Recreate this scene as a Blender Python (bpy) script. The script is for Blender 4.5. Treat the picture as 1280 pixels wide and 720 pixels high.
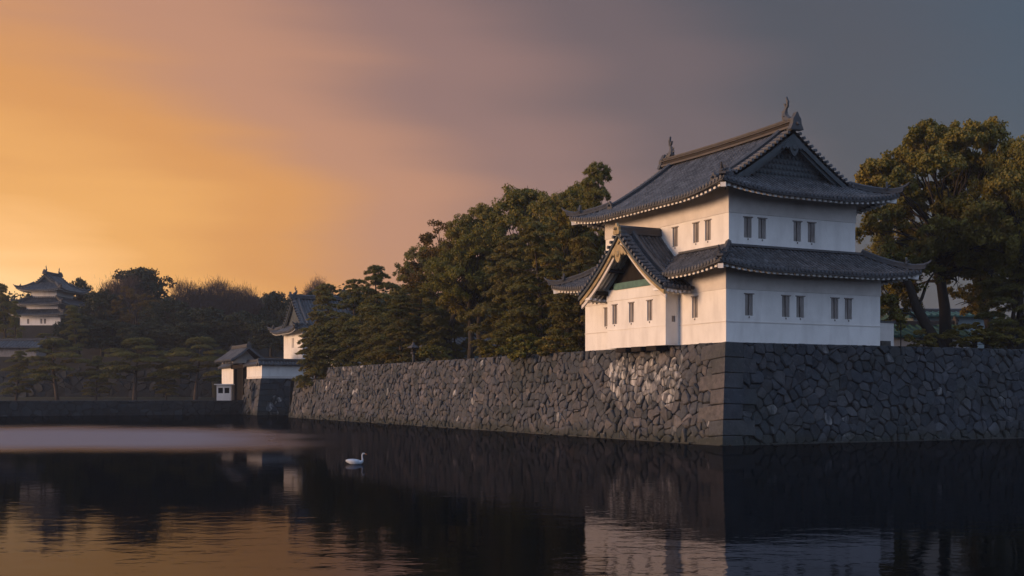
import bpy, math, random
import numpy as np
from mathutils import Vector, Matrix
R = math.radians
scene = bpy.context.scene
for o in list(bpy.data.objects): bpy.data.objects.remove(o)

# ------------------------------------------------------------------ camera, sky, sun, exposure
CAMZ = 2.95; FPX = 1449.0; HZ = 492.0
cam = bpy.data.cameras.new('camera'); camo = bpy.data.objects.new('camera', cam)
scene.collection.objects.link(camo)
camo.location = (0, 0, CAMZ); camo.rotation_euler = (R(90), 0, 0)
cam.sensor_width = 36; cam.lens = FPX/1280*36; cam.shift_y = (HZ-360)/1280
cam.clip_start = 0.1; cam.clip_end = 20000
scene.camera = camo

SUN_AZ = Vector((-0.97, -0.22, 0)).normalized(); SUN_EL = R(7)
SUN_ROT = math.atan2(SUN_AZ.x, SUN_AZ.y)
world = bpy.data.worlds.new('World'); scene.world = world; world.use_nodes = True
nt = world.node_tree; nt.nodes.clear()
def wn(t, **k):
    n = nt.nodes.new(t)
    for a, b in k.items(): setattr(n, a, b)
    return n
L = nt.links.new
def wmath(op, a, b=None, c=None, clamp=False):
    n = wn('ShaderNodeMath', operation=op); n.use_clamp = clamp
    for i, x in enumerate((a, b, c)):
        if x is None: continue
        if isinstance(x, (int, float)): n.inputs[i].default_value = x
        else: L(x, n.inputs[i])
    return n.outputs[0]
out = wn('ShaderNodeOutputWorld'); bg = wn('ShaderNodeBackground')
bg.inputs['Strength'].default_value = 0.1
tc = wn('ShaderNodeTexCoord')
sky = wn('ShaderNodeTexSky', sky_type='NISHITA'); sky.sun_disc = False
sky.sun_elevation = SUN_EL; sky.sun_rotation = SUN_ROT; sky.air_density = 1.2; sky.dust_density = 2.0
sep = wn('ShaderNodeSeparateXYZ'); L(tc.outputs['Generated'], sep.inputs[0])
# streaky high cloud, stretched along the horizon
mp = wn('ShaderNodeMapping'); L(tc.outputs['Generated'], mp.inputs[0]); mp.inputs['Scale'].default_value = (1.5, 1.5, 8.0); mp.inputs['Rotation'].default_value = (0, R(9), 0)
nz = wn('ShaderNodeTexNoise'); L(mp.outputs[0], nz.inputs['Vector']); nz.inputs['Scale'].default_value = 1.3
nz.inputs['Detail'].default_value = 4; nz.inputs['Roughness'].default_value = 0.45; nz.inputs['Distortion'].default_value = 0.5
GLOW = Vector((-0.57, 1.0, 0.20)).normalized()
dt = wn('ShaderNodeVectorMath', operation='DOT_PRODUCT'); L(tc.outputs['Generated'], dt.inputs[0]); dt.inputs[1].default_value = GLOW
nzc = wmath('SUBTRACT', nz.outputs[0], 0.5)
elv = wmath('MAXIMUM', sep.outputs[2], 0.0)
mp2 = wn('ShaderNodeMapping'); L(tc.outputs['Generated'], mp2.inputs[0]); mp2.inputs['Scale'].default_value = (1.2, 1.0, 15.0); mp2.inputs['Rotation'].default_value = (0, R(14), 0)
nz2 = wn('ShaderNodeTexNoise'); L(mp2.outputs[0], nz2.inputs['Vector']); nz2.inputs['Scale'].default_value = 1.5; nz2.inputs['Detail'].default_value = 3; nz2.inputs['Roughness'].default_value = .4
x = wmath('ADD', dt.outputs['Value'], wmath('MULTIPLY', nzc, 0.075))
x = wmath('ADD', x, wmath('MULTIPLY', wmath('SUBTRACT', nz2.outputs[0], 0.5), 0.06))
x = wmath('SUBTRACT', x, wmath('MULTIPLY', wmath('POWER', elv, 2.0), .85))
ramp = wn('ShaderNodeValToRGB'); L(wmath('MULTIPLY_ADD', x, 0.5, 0.5), ramp.inputs[0])
def setramp(rmp, stops):
    el = rmp.color_ramp.elements
    while len(el) > 1: el.remove(el[-1])
    el[0].position = stops[0][0]; el[0].color = (*stops[0][1], 1)
    for p, c in stops[1:]:
        e = el.new(p); e.color = (*c, 1)
def P5(d): return d*.5+.5
setramp(ramp, [(P5(-1), (.30,.36,.50)), (P5(0.0), (.17,.21,.31)), (P5(.50), (.050,.070,.105)), (P5(.66), (.068,.068,.088)), (P5(.76), (.142,.100,.108)),
               (P5(.84), (.27,.155,.138)), (P5(.90), (.48,.235,.145)), (P5(.945), (.66,.29,.085)), (P5(.975), (.80,.38,.105)), (P5(.992), (.98,.52,.19)), (P5(1), (1.05,.62,.26))])
ramp.color_ramp.interpolation = 'EASE'
# brighter pale blue overhead and behind the camera
hi = wn('ShaderNodeMapRange'); L(sep.outputs[2], hi.inputs[0]); hi.inputs[1].default_value = .42; hi.inputs[2].default_value = .9
hi.interpolation_type = 'SMOOTHSTEP'
bk = wn('ShaderNodeMapRange'); L(wmath('MULTIPLY', sep.outputs[1], -1.0), bk.inputs[0]); bk.inputs[1].default_value = -.25; bk.inputs[2].default_value = .75
bk.interpolation_type = 'SMOOTHSTEP'
fac = wmath('MAXIMUM', hi.outputs[0], bk.outputs[0])
mix = wn('ShaderNodeMix', data_type='RGBA'); L(fac, mix.inputs[0]); L(ramp.outputs[0], mix.inputs[6]); mix.inputs[7].default_value = (.36, .45, .66, 1)
sc10 = wn('ShaderNodeVectorMath', operation='SCALE'); L(mix.outputs[2], sc10.inputs[0]); sc10.inputs['Scale'].default_value = 9.4
add = wn('ShaderNodeVectorMath', operation='ADD'); L(sc10.outputs[0], add.inputs[0])
sks = wn('ShaderNodeVectorMath', operation='SCALE'); L(sky.outputs[0], sks.inputs[0]); sks.inputs['Scale'].default_value = 0.12
L(sks.outputs[0], add.inputs[1]); L(add.outputs[0], bg.inputs['Color']); L(bg.outputs[0], out.inputs[0])

sun = bpy.data.lights.new('sun', 'SUN'); suno = bpy.data.objects.new('sun', sun); scene.collection.objects.link(suno)
sun.energy = 3.5; sun.color = (1.0, .60, .34); sun.angle = R(18)
sd = Vector((SUN_AZ.x*math.cos(SUN_EL), SUN_AZ.y*math.cos(SUN_EL), math.sin(SUN_EL)))
suno.rotation_euler = sd.to_track_quat('Z', 'Y').to_euler()
scene.view_settings.view_transform = 'Standard'; scene.view_settings.look = 'None'
scene.view_settings.exposure = 0.18; scene.view_settings.gamma = 1; scene.view_settings.use_curve_mapping = False
scene.render.engine = 'CYCLES'
cy = scene.cycles
cy.use_denoising = True; cy.max_bounces = 5; cy.diffuse_bounces = 2; cy.glossy_bounces = 3; cy.transmission_bounces = 2
cy.caustics_reflective = False; cy.caustics_refractive = False; cy.use_adaptive_sampling = True; cy.adaptive_threshold = 0.02
cy.volume_bounces = 0

# ------------------------------------------------------------------ frame of the castle: O at the top corner of the stone wall
O = Vector((12.37, 67.0, 0)); ANG = math.atan2(.452, .892)
U = Vector((math.cos(ANG), math.sin(ANG), 0)); V = Vector((-math.sin(ANG), math.cos(ANG), 0))
ZT = 5.95
def uv(u, v, z=0): p = O+U*u+V*v; return Vector((p.x, p.y, z))
def v_at(px, u):          # v where the line u=const is seen at pixel column px
    r = (px-640)/FPX; a = O+U*u
    return (a.x-r*a.y)/(r*V.y-V.x)
def u_at(px, v):
    r = (px-640)/FPX; a = O+V*v
    return (a.x-r*a.y)/(r*U.y-U.x)
def z_at(py, Y): return CAMZ+(HZ-py)*Y/FPX
def xy_at(px, Y): return ((px-640)/FPX*Y, Y)

# ------------------------------------------------------------------ mesh helpers
col = scene.collection
class MB:
    def __init__(s): s.v = []; s.f = []; s.t = []; s.tint = 0.5
    def vert(s, p): s.v.append(tuple(p)); s.t.append(s.tint); return len(s.v)-1
    def poly(s, pts):
        s.f.append([s.vert(p) for p in pts])
    def box(s, a, b, M=None):
        x0, y0, z0 = a; x1, y1, z1 = b
        P = [(x0,y0,z0),(x1,y0,z0),(x1,y1,z0),(x0,y1,z0),(x0,y0,z1),(x1,y0,z1),(x1,y1,z1),(x0,y1,z1)]
        if M is not None: P = [M @ Vector(p) for p in P]
        i = [s.vert(p) for p in P]
        for q in ((0,3,2,1),(4,5,6,7),(0,1,5,4),(1,2,6,5),(2,3,7,6),(3,0,4,7)): s.f.append([i[k] for k in q])
    def loft(s, rings, close=True, cap0=True, cap1=True):
        idx = [[s.vert(p) for p in r] for r in rings]
        n = len(idx[0]); m = n if close else n-1
        for a, b in zip(idx[:-1], idx[1:]):
            for k in range(m): s.f.append([a[k], a[(k+1) % n], b[(k+1) % n], b[k]])
        if close and cap0: s.f.append(idx[0][::-1])
        if close and cap1: s.f.append(idx[-1][:])
    def sweep(s, path, prof, side=None, up=Vector((0,0,1)), cap=True):
        """prof: list of (sideways, up) swept along path"""
        rings = []
        path = [Vector(p) for p in path]
        for i, p in enumerate(path):
            t = (path[min(i+1, len(path)-1)]-path[max(i-1, 0)]).normalized()
            sd_ = side if side is not None else t.cross(up).normalized()
            u_ = up if side is not None else sd_.cross(t).normalized()
            rings.append([p+sd_*a+u_*b for a, b in prof])
        s.loft(rings, True, cap, cap)
    def tube(s, path, rad, n=6, cap=True):
        path = [Vector(p) for p in path]; rings = []
        ref = Vector((.31, .17, .93)).normalized()
        for i, p in enumerate(path):
            t = (path[min(i+1, len(path)-1)]-path[max(i-1, 0)])
            t = t.normalized() if t.length > 1e-6 else Vector((0,0,1))
            a = t.cross(ref)
            if a.length < .05: a = t.cross(Vector((1,0,0)))
            a.normalize(); b = t.cross(a)
            r = rad[i] if isinstance(rad, (list, tuple)) else rad
            rings.append([p+a*r*math.cos(2*math.pi*k/n)+b*r*math.sin(2*math.pi*k/n) for k in range(n)])
        s.loft(rings, True, cap, cap)
    def build(s, name, mat, parent=None, smooth=False, offz=0.0, fix=True):
        me = bpy.data.meshes.new(name)
        vs = [(a, b, c-offz) for a, b, c in s.v] if offz else s.v
        me.from_pydata(vs, [], s.f)
        at = me.attributes.new('tint', 'FLOAT', 'POINT'); at.data.foreach_set('value', s.t)
        me.materials.append(mat)
        if smooth: me.polygons.foreach_set('use_smooth', [True]*len(me.polygons))
        me.update()
        o = bpy.data.objects.new(name, me); col.objects.link(o)
        if parent: o.parent = parent
        return o
def npmesh(name, V_, F_, T_, mat, nside=4, smooth=False):
    me = bpy.data.meshes.new(name); n = len(V_); m = len(F_)
    me.vertices.add(n); me.vertices.foreach_set('co', V_.astype(np.float32).ravel())
    me.loops.add(m*nside); me.loops.foreach_set('vertex_index', F_.astype(np.int32).ravel())
    me.polygons.add(m); me.polygons.foreach_set('loop_start', (np.arange(m)*nside).astype(np.int32))
    me.polygons.foreach_set('loop_total', np.full(m, nside, np.int32))
    at = me.attributes.new('tint', 'FLOAT', 'POINT'); at.data.foreach_set('value', T_.astype(np.float32))
    me.materials.append(mat); me.update(calc_edges=True); me.validate()
    return me
def empty(name, loc, rz=0, label=None, cat=None, group=None):
    o = bpy.data.objects.new(name, None); col.objects.link(o); o.location = loc; o.rotation_euler = (0, 0, rz)
    o.empty_display_size = .5
    if label: tag(o, label, cat, group)
    return o
def tag(o, label=None, cat=None, group=None, kind=None):
    if label: o['label'] = label
    if cat: o['category'] = cat
    if group: o['group'] = group
    if kind: o['kind'] = kind
    return o

# ------------------------------------------------------------------ materials
def mat(name, base, rough=.8, vary=None, vscale=1.0, tint=None, bump=0.0, bscale=10, spec=.3, trans=0, stretch=(1,1,1), extra=None):
    """base colour varied by a procedural noise (vary = second colour) and by the per-element tint attribute"""
    m = bpy.data.materials.new(name); m.use_nodes = True; n = m.node_tree; N = n.nodes; lk = n.links.new
    b = N['Principled BSDF']; b.inputs['Roughness'].default_value = rough
    b.inputs['Specular IOR Level'].default_value = spec
    tcn = N.new('ShaderNodeTexCoord'); mpn = N.new('ShaderNodeMapping'); lk(tcn.outputs['Object'], mpn.inputs[0]); mpn.inputs['Scale'].default_value = stretch
    colr = None
    rgb = N.new('ShaderNodeRGB'); rgb.outputs[0].default_value = (*base, 1); colr = rgb.outputs[0]
    if vary:
        no = N.new('ShaderNodeTexNoise'); lk(mpn.outputs[0], no.inputs['Vector']); no.inputs['Scale'].default_value = vscale; no.inputs['Detail'].default_value = 6
        no.inputs['Roughness'].default_value = .65
        mr = N.new('ShaderNodeMapRange'); lk(no.outputs[0], mr.inputs[0]); mr.inputs[1].default_value = .35; mr.inputs[2].default_value = .68
        mx = N.new('ShaderNodeMix'); mx.data_type = 'RGBA'; lk(mr.outputs[0], mx.inputs[0]); lk(colr, mx.inputs[6]); mx.inputs[7].default_value = (*vary, 1)
        colr = mx.outputs[2]
    if tint:
        at = N.new('ShaderNodeAttribute'); at.attribute_name = 'tint'
        rp = N.new('ShaderNodeValToRGB'); setramp(rp, tint); lk(at.outputs['Fac'], rp.inputs[0])
        mx = N.new('ShaderNodeMix'); mx.data_type = 'RGBA'; mx.blend_type = 'MULTIPLY'; mx.inputs[0].default_value = 1
        lk(colr, mx.inputs[6]); lk(rp.outputs[0], mx.inputs[7]); colr = mx.outputs[2]
    if extra: colr = extra(N, lk, tcn, colr)
    lk(colr, b.inputs['Base Color'])
    if bump:
        nb = N.new('ShaderNodeTexNoise'); lk(mpn.outputs[0], nb.inputs['Vector']); nb.inputs['Scale'].default_value = bscale; nb.inputs['Detail'].default_value = 5
        bp = N.new('ShaderNodeBump'); bp.inputs['Strength'].default_value = bump; bp.inputs['Distance'].default_value = .05
        lk(nb.outputs[0], bp.inputs['Height']); lk(bp.outputs[0], b.inputs['Normal'])
    if trans:
        tr = N.new('ShaderNodeBsdfTranslucent'); lk(colr, tr.inputs[0]); ms = N.new('ShaderNodeMixShader'); ms.inputs[0].default_value = trans
        lk(b.outputs[0], ms.inputs[1]); lk(tr.outputs[0], ms.inputs[2]); lk(ms.outputs[0], N['Material Output'].inputs[0])
    return m
G = lambda *s: [(p, (c, c, c) if isinstance(c, (int, float)) else c) for p, c in s]
def rain_streaks(N, lk, tcn, colr):
    mp_ = N.new('ShaderNodeMapping'); lk(tcn.outputs['Object'], mp_.inputs[0]); mp_.inputs['Scale'].default_value = (.9, .9, .26)
    no = N.new('ShaderNodeTexNoise'); lk(mp_.outputs[0], no.inputs['Vector']); no.inputs['Scale'].default_value = 1.6; no.inputs['Detail'].default_value = 5
    mr = N.new('ShaderNodeMapRange'); lk(no.outputs[0], mr.inputs[0]); mr.inputs[1].default_value = .46; mr.inputs[2].default_value = .78; mr.inputs[4].default_value = .42
    mx = N.new('ShaderNodeMix'); mx.data_type = 'RGBA'; lk(mr.outputs[0], mx.inputs[0]); lk(colr, mx.inputs[6]); mx.inputs[7].default_value = (.46, .44, .42, 1)
    return mx.outputs[2]
M = {}
M['plaster'] = mat('white_plaster', (.80,.79,.77), .85, (.70,.69,.67), .5, bump=.06, bscale=3, extra=rain_streaks)
M['plaster2'] = mat('weathered_shaded_plaster', (.68,.65,.62), .88, (.54,.51,.48), .7, bump=.06, bscale=3)
M['tile'] = mat('grey_roof_tile', (.105,.108,.118), .6, (.062,.066,.074), 1.1, tint=G((0,.42),(.3,.62),(1,1.6)), bump=.15, bscale=9, spec=.25)
M['ridge'] = mat('ridge_tile', (.070,.072,.080), .55, (.05,.052,.058), 2.0, bump=.2, bscale=8, spec=.35)
M['ridgepale'] = mat('pale_ridge_tile', (.062,.055,.050), .7, (.09,.08,.075), 1.5, bump=.2, bscale=8)
M['ridgewarm'] = mat('weathered_ridge_tile', (.034,.027,.025), .8, (.022,.019,.019), 1.2, bump=.2, bscale=8, spec=.35)
M['wood'] = mat('dark_timber', (.028,.024,.022), .9, (.016,.014,.013), 3, spec=.08, bump=.2, bscale=12, stretch=(1,1,.2))
M['lead'] = mat('dark_lead_cladding', (.065,.08,.09), .6, (.04,.05,.058), 2.2, bump=.15, bscale=6)
M['gold'] = mat('aged_ochre_timber', (.42,.32,.17), .65, (.22,.17,.10), 2.5, bump=.15, bscale=10)
M['patina'] = mat('green_copper_beam', (.10,.20,.17), .55, (.06,.12,.11), 2.5, bump=.1)
M['shutter'] = mat('grey_window_board', (.30,.28,.27), .8, (.17,.15,.14), 3, stretch=(1,1,.3))
M['dark'] = mat('dark_opening', (.02,.019,.019), 1, (.014,.013,.013), 2, spec=0)
M['trunk'] = mat('bark', (.036,.030,.026), .9, (.03,.026,.023), 2.5, bump=.6, bscale=7, stretch=(1,1,.35))
M['pinebark'] = mat('pine_bark', (.075,.055,.043), .9, (.035,.028,.024), 2.5, bump=.6, bscale=6, stretch=(1,1,.4))
def leafmat(name, base, lo, hi, tr=.28):
    def objvar(N, lk, tcn, colr):
        oi = N.new('ShaderNodeObjectInfo'); hs = N.new('ShaderNodeHueSaturation')
        mr = N.new('ShaderNodeMapRange'); lk(oi.outputs['Random'], mr.inputs[0]); mr.inputs[3].default_value = .485; mr.inputs[4].default_value = .51
        mv = N.new('ShaderNodeMapRange'); lk(oi.outputs['Random'], mv.inputs[0]); mv.inputs[3].default_value = 1.12; mv.inputs[4].default_value = .88
        lk(mr.outputs[0], hs.inputs['Hue']); lk(mv.outputs[0], hs.inputs['Value']); lk(colr, hs.inputs['Color'])
        return hs.outputs[0]
    return mat(name, base, .65, None, tint=[(0, lo), (1, hi)], spec=.2, trans=tr, extra=objvar)
M['leaf'] = leafmat('evergreen_leaves', (.172,.160,.042), (.62,.70,.62), (1.35,1.15,.85))
M['pine'] = leafmat('pine_needles', (.175,.152,.048), (.55,.66,.68), (1.3,1.22,.85), .15)
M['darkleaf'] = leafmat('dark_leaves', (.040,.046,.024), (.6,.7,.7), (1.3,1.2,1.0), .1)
M['yellowleaf'] = leafmat('yellowing_leaves', (.13,.085,.020), (.6,.6,.6), (1.3,1.15,.85), .25)
M['twig'] = mat('bare_twigs', (.095,.062,.050), .9, tint=G((0,.6),(1,1.3)))
M['grass'] = mat('grass', (.026,.030,.014), .95, (.034,.030,.018), .6, bump=.5, bscale=12)
M['earth'] = mat('earth', (.040,.037,.032), .95, (.028,.026,.023), .4, bump=.5, bscale=3)

def stains(N, lk, tcn, colr):
    # pale mineral run-off on the stones, patchy, plus damp moss low down
    at = N.new('ShaderNodeAttribute'); at.attribute_name = 'white'
    no = N.new('ShaderNodeTexNoise'); mpw = N.new('ShaderNodeMapping'); lk(tcn.outputs['Object'], mpw.inputs[0]); mpw.inputs['Scale'].default_value = (1.3,1.3,.45); lk(mpw.outputs[0], no.inputs['Vector']); no.inputs['Scale'].default_value = 2.6; no.inputs['Detail'].default_value = 6
    ad = N.new('ShaderNodeMath'); ad.operation = 'MULTIPLY'; lk(at.outputs['Fac'], ad.inputs[0]); 
    mr = N.new('ShaderNodeMapRange'); lk(no.outputs[0], mr.inputs[0]); mr.inputs[1].default_value = .44; mr.inputs[2].default_value = .66
    lk(mr.outputs[0], ad.inputs[1])
    mx = N.new('ShaderNodeMix'); mx.data_type = 'RGBA'; lk(ad.outputs[0], mx.inputs[0]); lk(colr, mx.inputs[6]); mx.inputs[7].default_value = (.52,.51,.50,1)
    sp_ = N.new('ShaderNodeSeparateXYZ'); lk(tcn.outputs['Object'], sp_.inputs[0])
    n3 = N.new('ShaderNodeTexNoise'); lk(tcn.outputs['Object'], n3.inputs['Vector']); n3.inputs['Scale'].default_value = .9; n3.inputs['Detail'].default_value = 4
    hz = N.new('ShaderNodeMath'); hz.operation = 'MULTIPLY_ADD'; lk(n3.outputs[0], hz.inputs[0]); hz.inputs[1].default_value = -1.4; lk(sp_.outputs[2], hz.inputs[2])
    wet = N.new('ShaderNodeMapRange'); wet.interpolation_type = 'SMOOTHSTEP'; lk(hz.outputs[0], wet.inputs[0]); wet.inputs[1].default_value = -.55; wet.inputs[2].default_value = .25; wet.inputs[3].default_value = .72; wet.inputs[4].default_value = 0
    m2 = N.new('ShaderNodeMix'); m2.data_type = 'RGBA'; lk(wet.outputs[0], m2.inputs[0]); lk(mx.outputs[2], m2.inputs[6]); m2.inputs[7].default_value = (.026,.030,.024,1)
    # lichen blooms and grime patches
    n4 = N.new('ShaderNodeTexNoise'); lk(tcn.outputs['Object'], n4.inputs['Vector']); n4.inputs['Scale'].default_value = 5.5; n4.inputs['Detail'].default_value = 7; n4.inputs['Roughness'].default_value = .7
    lr = N.new('ShaderNodeMapRange'); lk(n4.outputs[0], lr.inputs[0]); lr.inputs[1].default_value = .58; lr.inputs[2].default_value = .70; lr.inputs[4].default_value = .55
    m3 = N.new('ShaderNodeMix'); m3.data_type = 'RGBA'; lk(lr.outputs[0], m3.inputs[0]); lk(m2.outputs[2], m3.inputs[6]); m3.inputs[7].default_value = (.17,.17,.165,1)
    n5 = N.new('ShaderNodeTexNoise'); lk(tcn.outputs['Object'], n5.inputs['Vector']); n5.inputs['Scale'].default_value = .35; n5.inputs['Detail'].default_value = 5
    gr = N.new('ShaderNodeMapRange'); lk(n5.outputs[0], gr.inputs[0]); gr.inputs[1].default_value = .46; gr.inputs[2].default_value = .66; gr.inputs[4].default_value = .5
    m4 = N.new('ShaderNodeMix'); m4.data_type = 'RGBA'; lk(gr.outputs[0], m4.inputs[0]); lk(m3.outputs[2], m4.inputs[6]); m4.inputs[7].default_value = (.035,.042,.040,1)
    return m4.outputs[2]
STT = [(0, (.50,.56,.60)), (.3, (.8,.86,.92)), (.6, (1.05,1.0,.98)), (.85, (1.35,1.22,1.12)), (1, (1.75,1.65,1.6))]
M['stone'] = mat('castle_stone', (.102,.103,.112), .85, (.050,.053,.062), 3.2, tint=STT, bump=.7, bscale=5, spec=.2, extra=stains)
M['stoneD'] = mat('dark_bank_stone', (.034,.038,.042), .9, (.022,.026,.030), 1.2, tint=G((0,.7),(1,1.2)), bump=.5, bscale=4)  # darkest stone colour, for the causeway face and the far wall
M['stoneR'] = mat('shaded_castle_stone', (.054,.062,.074), .8, (.026,.032,.040), 1.3, tint=STT, bump=.7, bscale=5, spec=.25, extra=stains)  # castle stone copy, darker and bluer: shade of the right-hand faces painted in
M['joint'] = mat('dark_joint', (.022,.022,.022), .95, (.014,.014,.014), 2)  # near-black backing colour of the joints between stones

# ------------------------------------------------------------------ water
def water():
    m = bpy.data.materials.new('moat_water'); m.use_nodes = True; n = m.node_tree; N = n.nodes; lk = n.links.new
    b = N['Principled BSDF']; b.inputs['Base Color'].default_value = (.004,.006,.007,1); b.inputs['Roughness'].default_value = .03
    b.inputs['IOR'].default_value = 1.30; b.inputs['Specular Tint'].default_value = (.30,.34,.45,1)
    tcn = N.new('ShaderNodeTexCoord')
    geo = N.new('ShaderNodeNewGeometry')
    def noise(scale, vec, det=3, ro=.5):
        x_ = N.new('ShaderNodeTexNoise'); lk(vec, x_.inputs['Vector']); x_.inputs['Scale'].default_value = scale; x_.inputs['Detail'].default_value = det; x_.inputs['Roughness'].default_value = ro
        return x_.outputs[0]
    def mp_(sx, sy, rz=0):
        x_ = N.new('ShaderNodeMapping'); lk(geo.outputs['Position'], x_.inputs[0]); x_.inputs['Scale'].default_value = (sx, sy, 1); x_.inputs['Rotation'].default_value = (0,0,rz)
        return x_.outputs[0]
    def ma(op, a, bb=None, c=None, cl=False):
        x_ = N.new('ShaderNodeMath'); x_.operation = op; x_.use_clamp = cl
        for i, q in enumerate((a, bb, c)):
            if q is None: continue
            if isinstance(q, (int, float)): x_.inputs[i].default_value = q
            else: lk(q, x_.inputs[i])
        return x_.outputs[0]
    def sm(x_, a, bb):
        r_ = N.new('ShaderNodeMapRange'); r_.interpolation_type = 'SMOOTHSTEP'; lk(x_, r_.inputs[0]); r_.inputs[1].default_value = a; r_.inputs[2].default_value = bb
        return r_.outputs[0]
    sp = N.new('ShaderNodeSeparateXYZ'); lk(geo.outputs['Position'], sp.inputs[0])
    X, Y = sp.outputs[0], sp.outputs[1]
    wob = ma('MULTIPLY', ma('SUBTRACT', noise(.05, mp_(1, .5)), .5), 16)
    Yw = ma('ADD', Y, wob)
    # cat's-paw of wind across the middle of the moat (far left of the picture), tapering to the right
    tp = sm(ma('ADD', X, ma('MULTIPLY', noise(.11, mp_(1, 1)), 10)), -24, 6)
    Yt = ma('ADD', Yw, ma('ADD', ma('MULTIPLY', tp, 44), ma('MULTIPLY', ma('SUBTRACT', noise(.10, mp_(1, .6, R(15))), .5), 14)))
    band = ma('MULTIPLY', sm(Yw, 50, 68), ma('SUBTRACT', 1, sm(Yt, 84, 118)))
    band = ma('MULTIPLY', band, ma('SUBTRACT', 1, sm(ma('ADD', X, ma('MULTIPLY', wob, .5)), -22, -4)))
    # gentle ripples: calm near the walls, livelier in the open near water
    r1 = noise(.8, mp_(.8, 1.1, R(25)), 4, .6); r2 = noise(2.2, mp_(.7, 1.1, R(-20)), 3, .5)
    calm = sm(noise(.09, mp_(.5, 1.0)), .38, .62)
    near = ma('SUBTRACT', 1, sm(Y, 14, 48))
    amp = ma('ADD', ma('MULTIPLY', near, ma('MULTIPLY_ADD', calm, .011, .004)), .0022)
    h = ma('MULTIPLY', ma('ADD', r1, ma('MULTIPLY', r2, .35)), amp)
    h = ma('ADD', h, ma('MULTIPLY', ma('MULTIPLY', band, noise(7, mp_(.6, 1.0), 3, .6)), .03))
    bp = N.new('ShaderNodeBump'); bp.inputs['Strength'].default_value = 1; bp.inputs['Distance'].default_value = 1
    lk(h, bp.inputs['Height']); lk(bp.outputs[0], b.inputs['Normal'])
    gl = N.new('ShaderNodeBsdfGlossy'); lk(bp.outputs[0], gl.inputs['Normal']); lk(ma('MULTIPLY_ADD', band, .42, .035), gl.inputs['Roughness'])
    gl.inputs['Color'].default_value = (.62,.62,.72,1)
    fr = N.new('ShaderNodeFresnel'); fr.inputs['IOR'].default_value = 1.33
    b.inputs['Specular IOR Level'].default_value = 0; b.inputs['Roughness'].default_value = 1
    ms = N.new('ShaderNodeMixShader'); lk(ma('MULTIPLY_ADD', ma('MINIMUM', fr.outputs[0], .30), ma('MULTIPLY_ADD', band, .75, .74), .04), ms.inputs[0])
    lk(b.outputs[0], ms.inputs[1]); lk(gl.outputs[0], ms.inputs[2]); lk(ms.outputs[0], N['Material Output'].inputs[0])
    return m
mb = MB(); mb.poly([(-1500,-400,0),(1500,-400,0),(1500,1500,0),(-1500,1500,0)])
w = mb.build('moat_water', water()); tag(w, kind='structure')
mb = MB(); mb.poly([(-6000,-3000,-1.6),(6000,-3000,-1.6),(6000,9000,-1.6),(-6000,9000,-1.6)])
tag(mb.build('ground', M['earth']), kind='structure')

# raised castle grounds (behind the stone walls)
mb = MB()
def prism(mb, pts, z0, z1):
    mb.poly([(p[0], p[1], z1) for p in pts])
    for i in range(len(pts)):
        a, b = pts[i], pts[(i+1) % len(pts)]; mb.poly([(a[0],a[1],z0),(b[0],b[1],z0),(b[0],b[1],z1),(a[0],a[1],z1)])
prism(mb, [uv(.5,.5), uv(420,.5), uv(420,420), uv(6,420), uv(6,112), uv(10,95), uv(.6,74), uv(.5,40)], -1.55, ZT-.12)
prism(mb, [uv(2.4,74.2), uv(9.8,95), uv(9.8,90), uv(9.8,86), uv(2.4,86)], -1.55, 4.5)
tag(mb.build('castle_ground', M['grass']), kind='structure')

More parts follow.
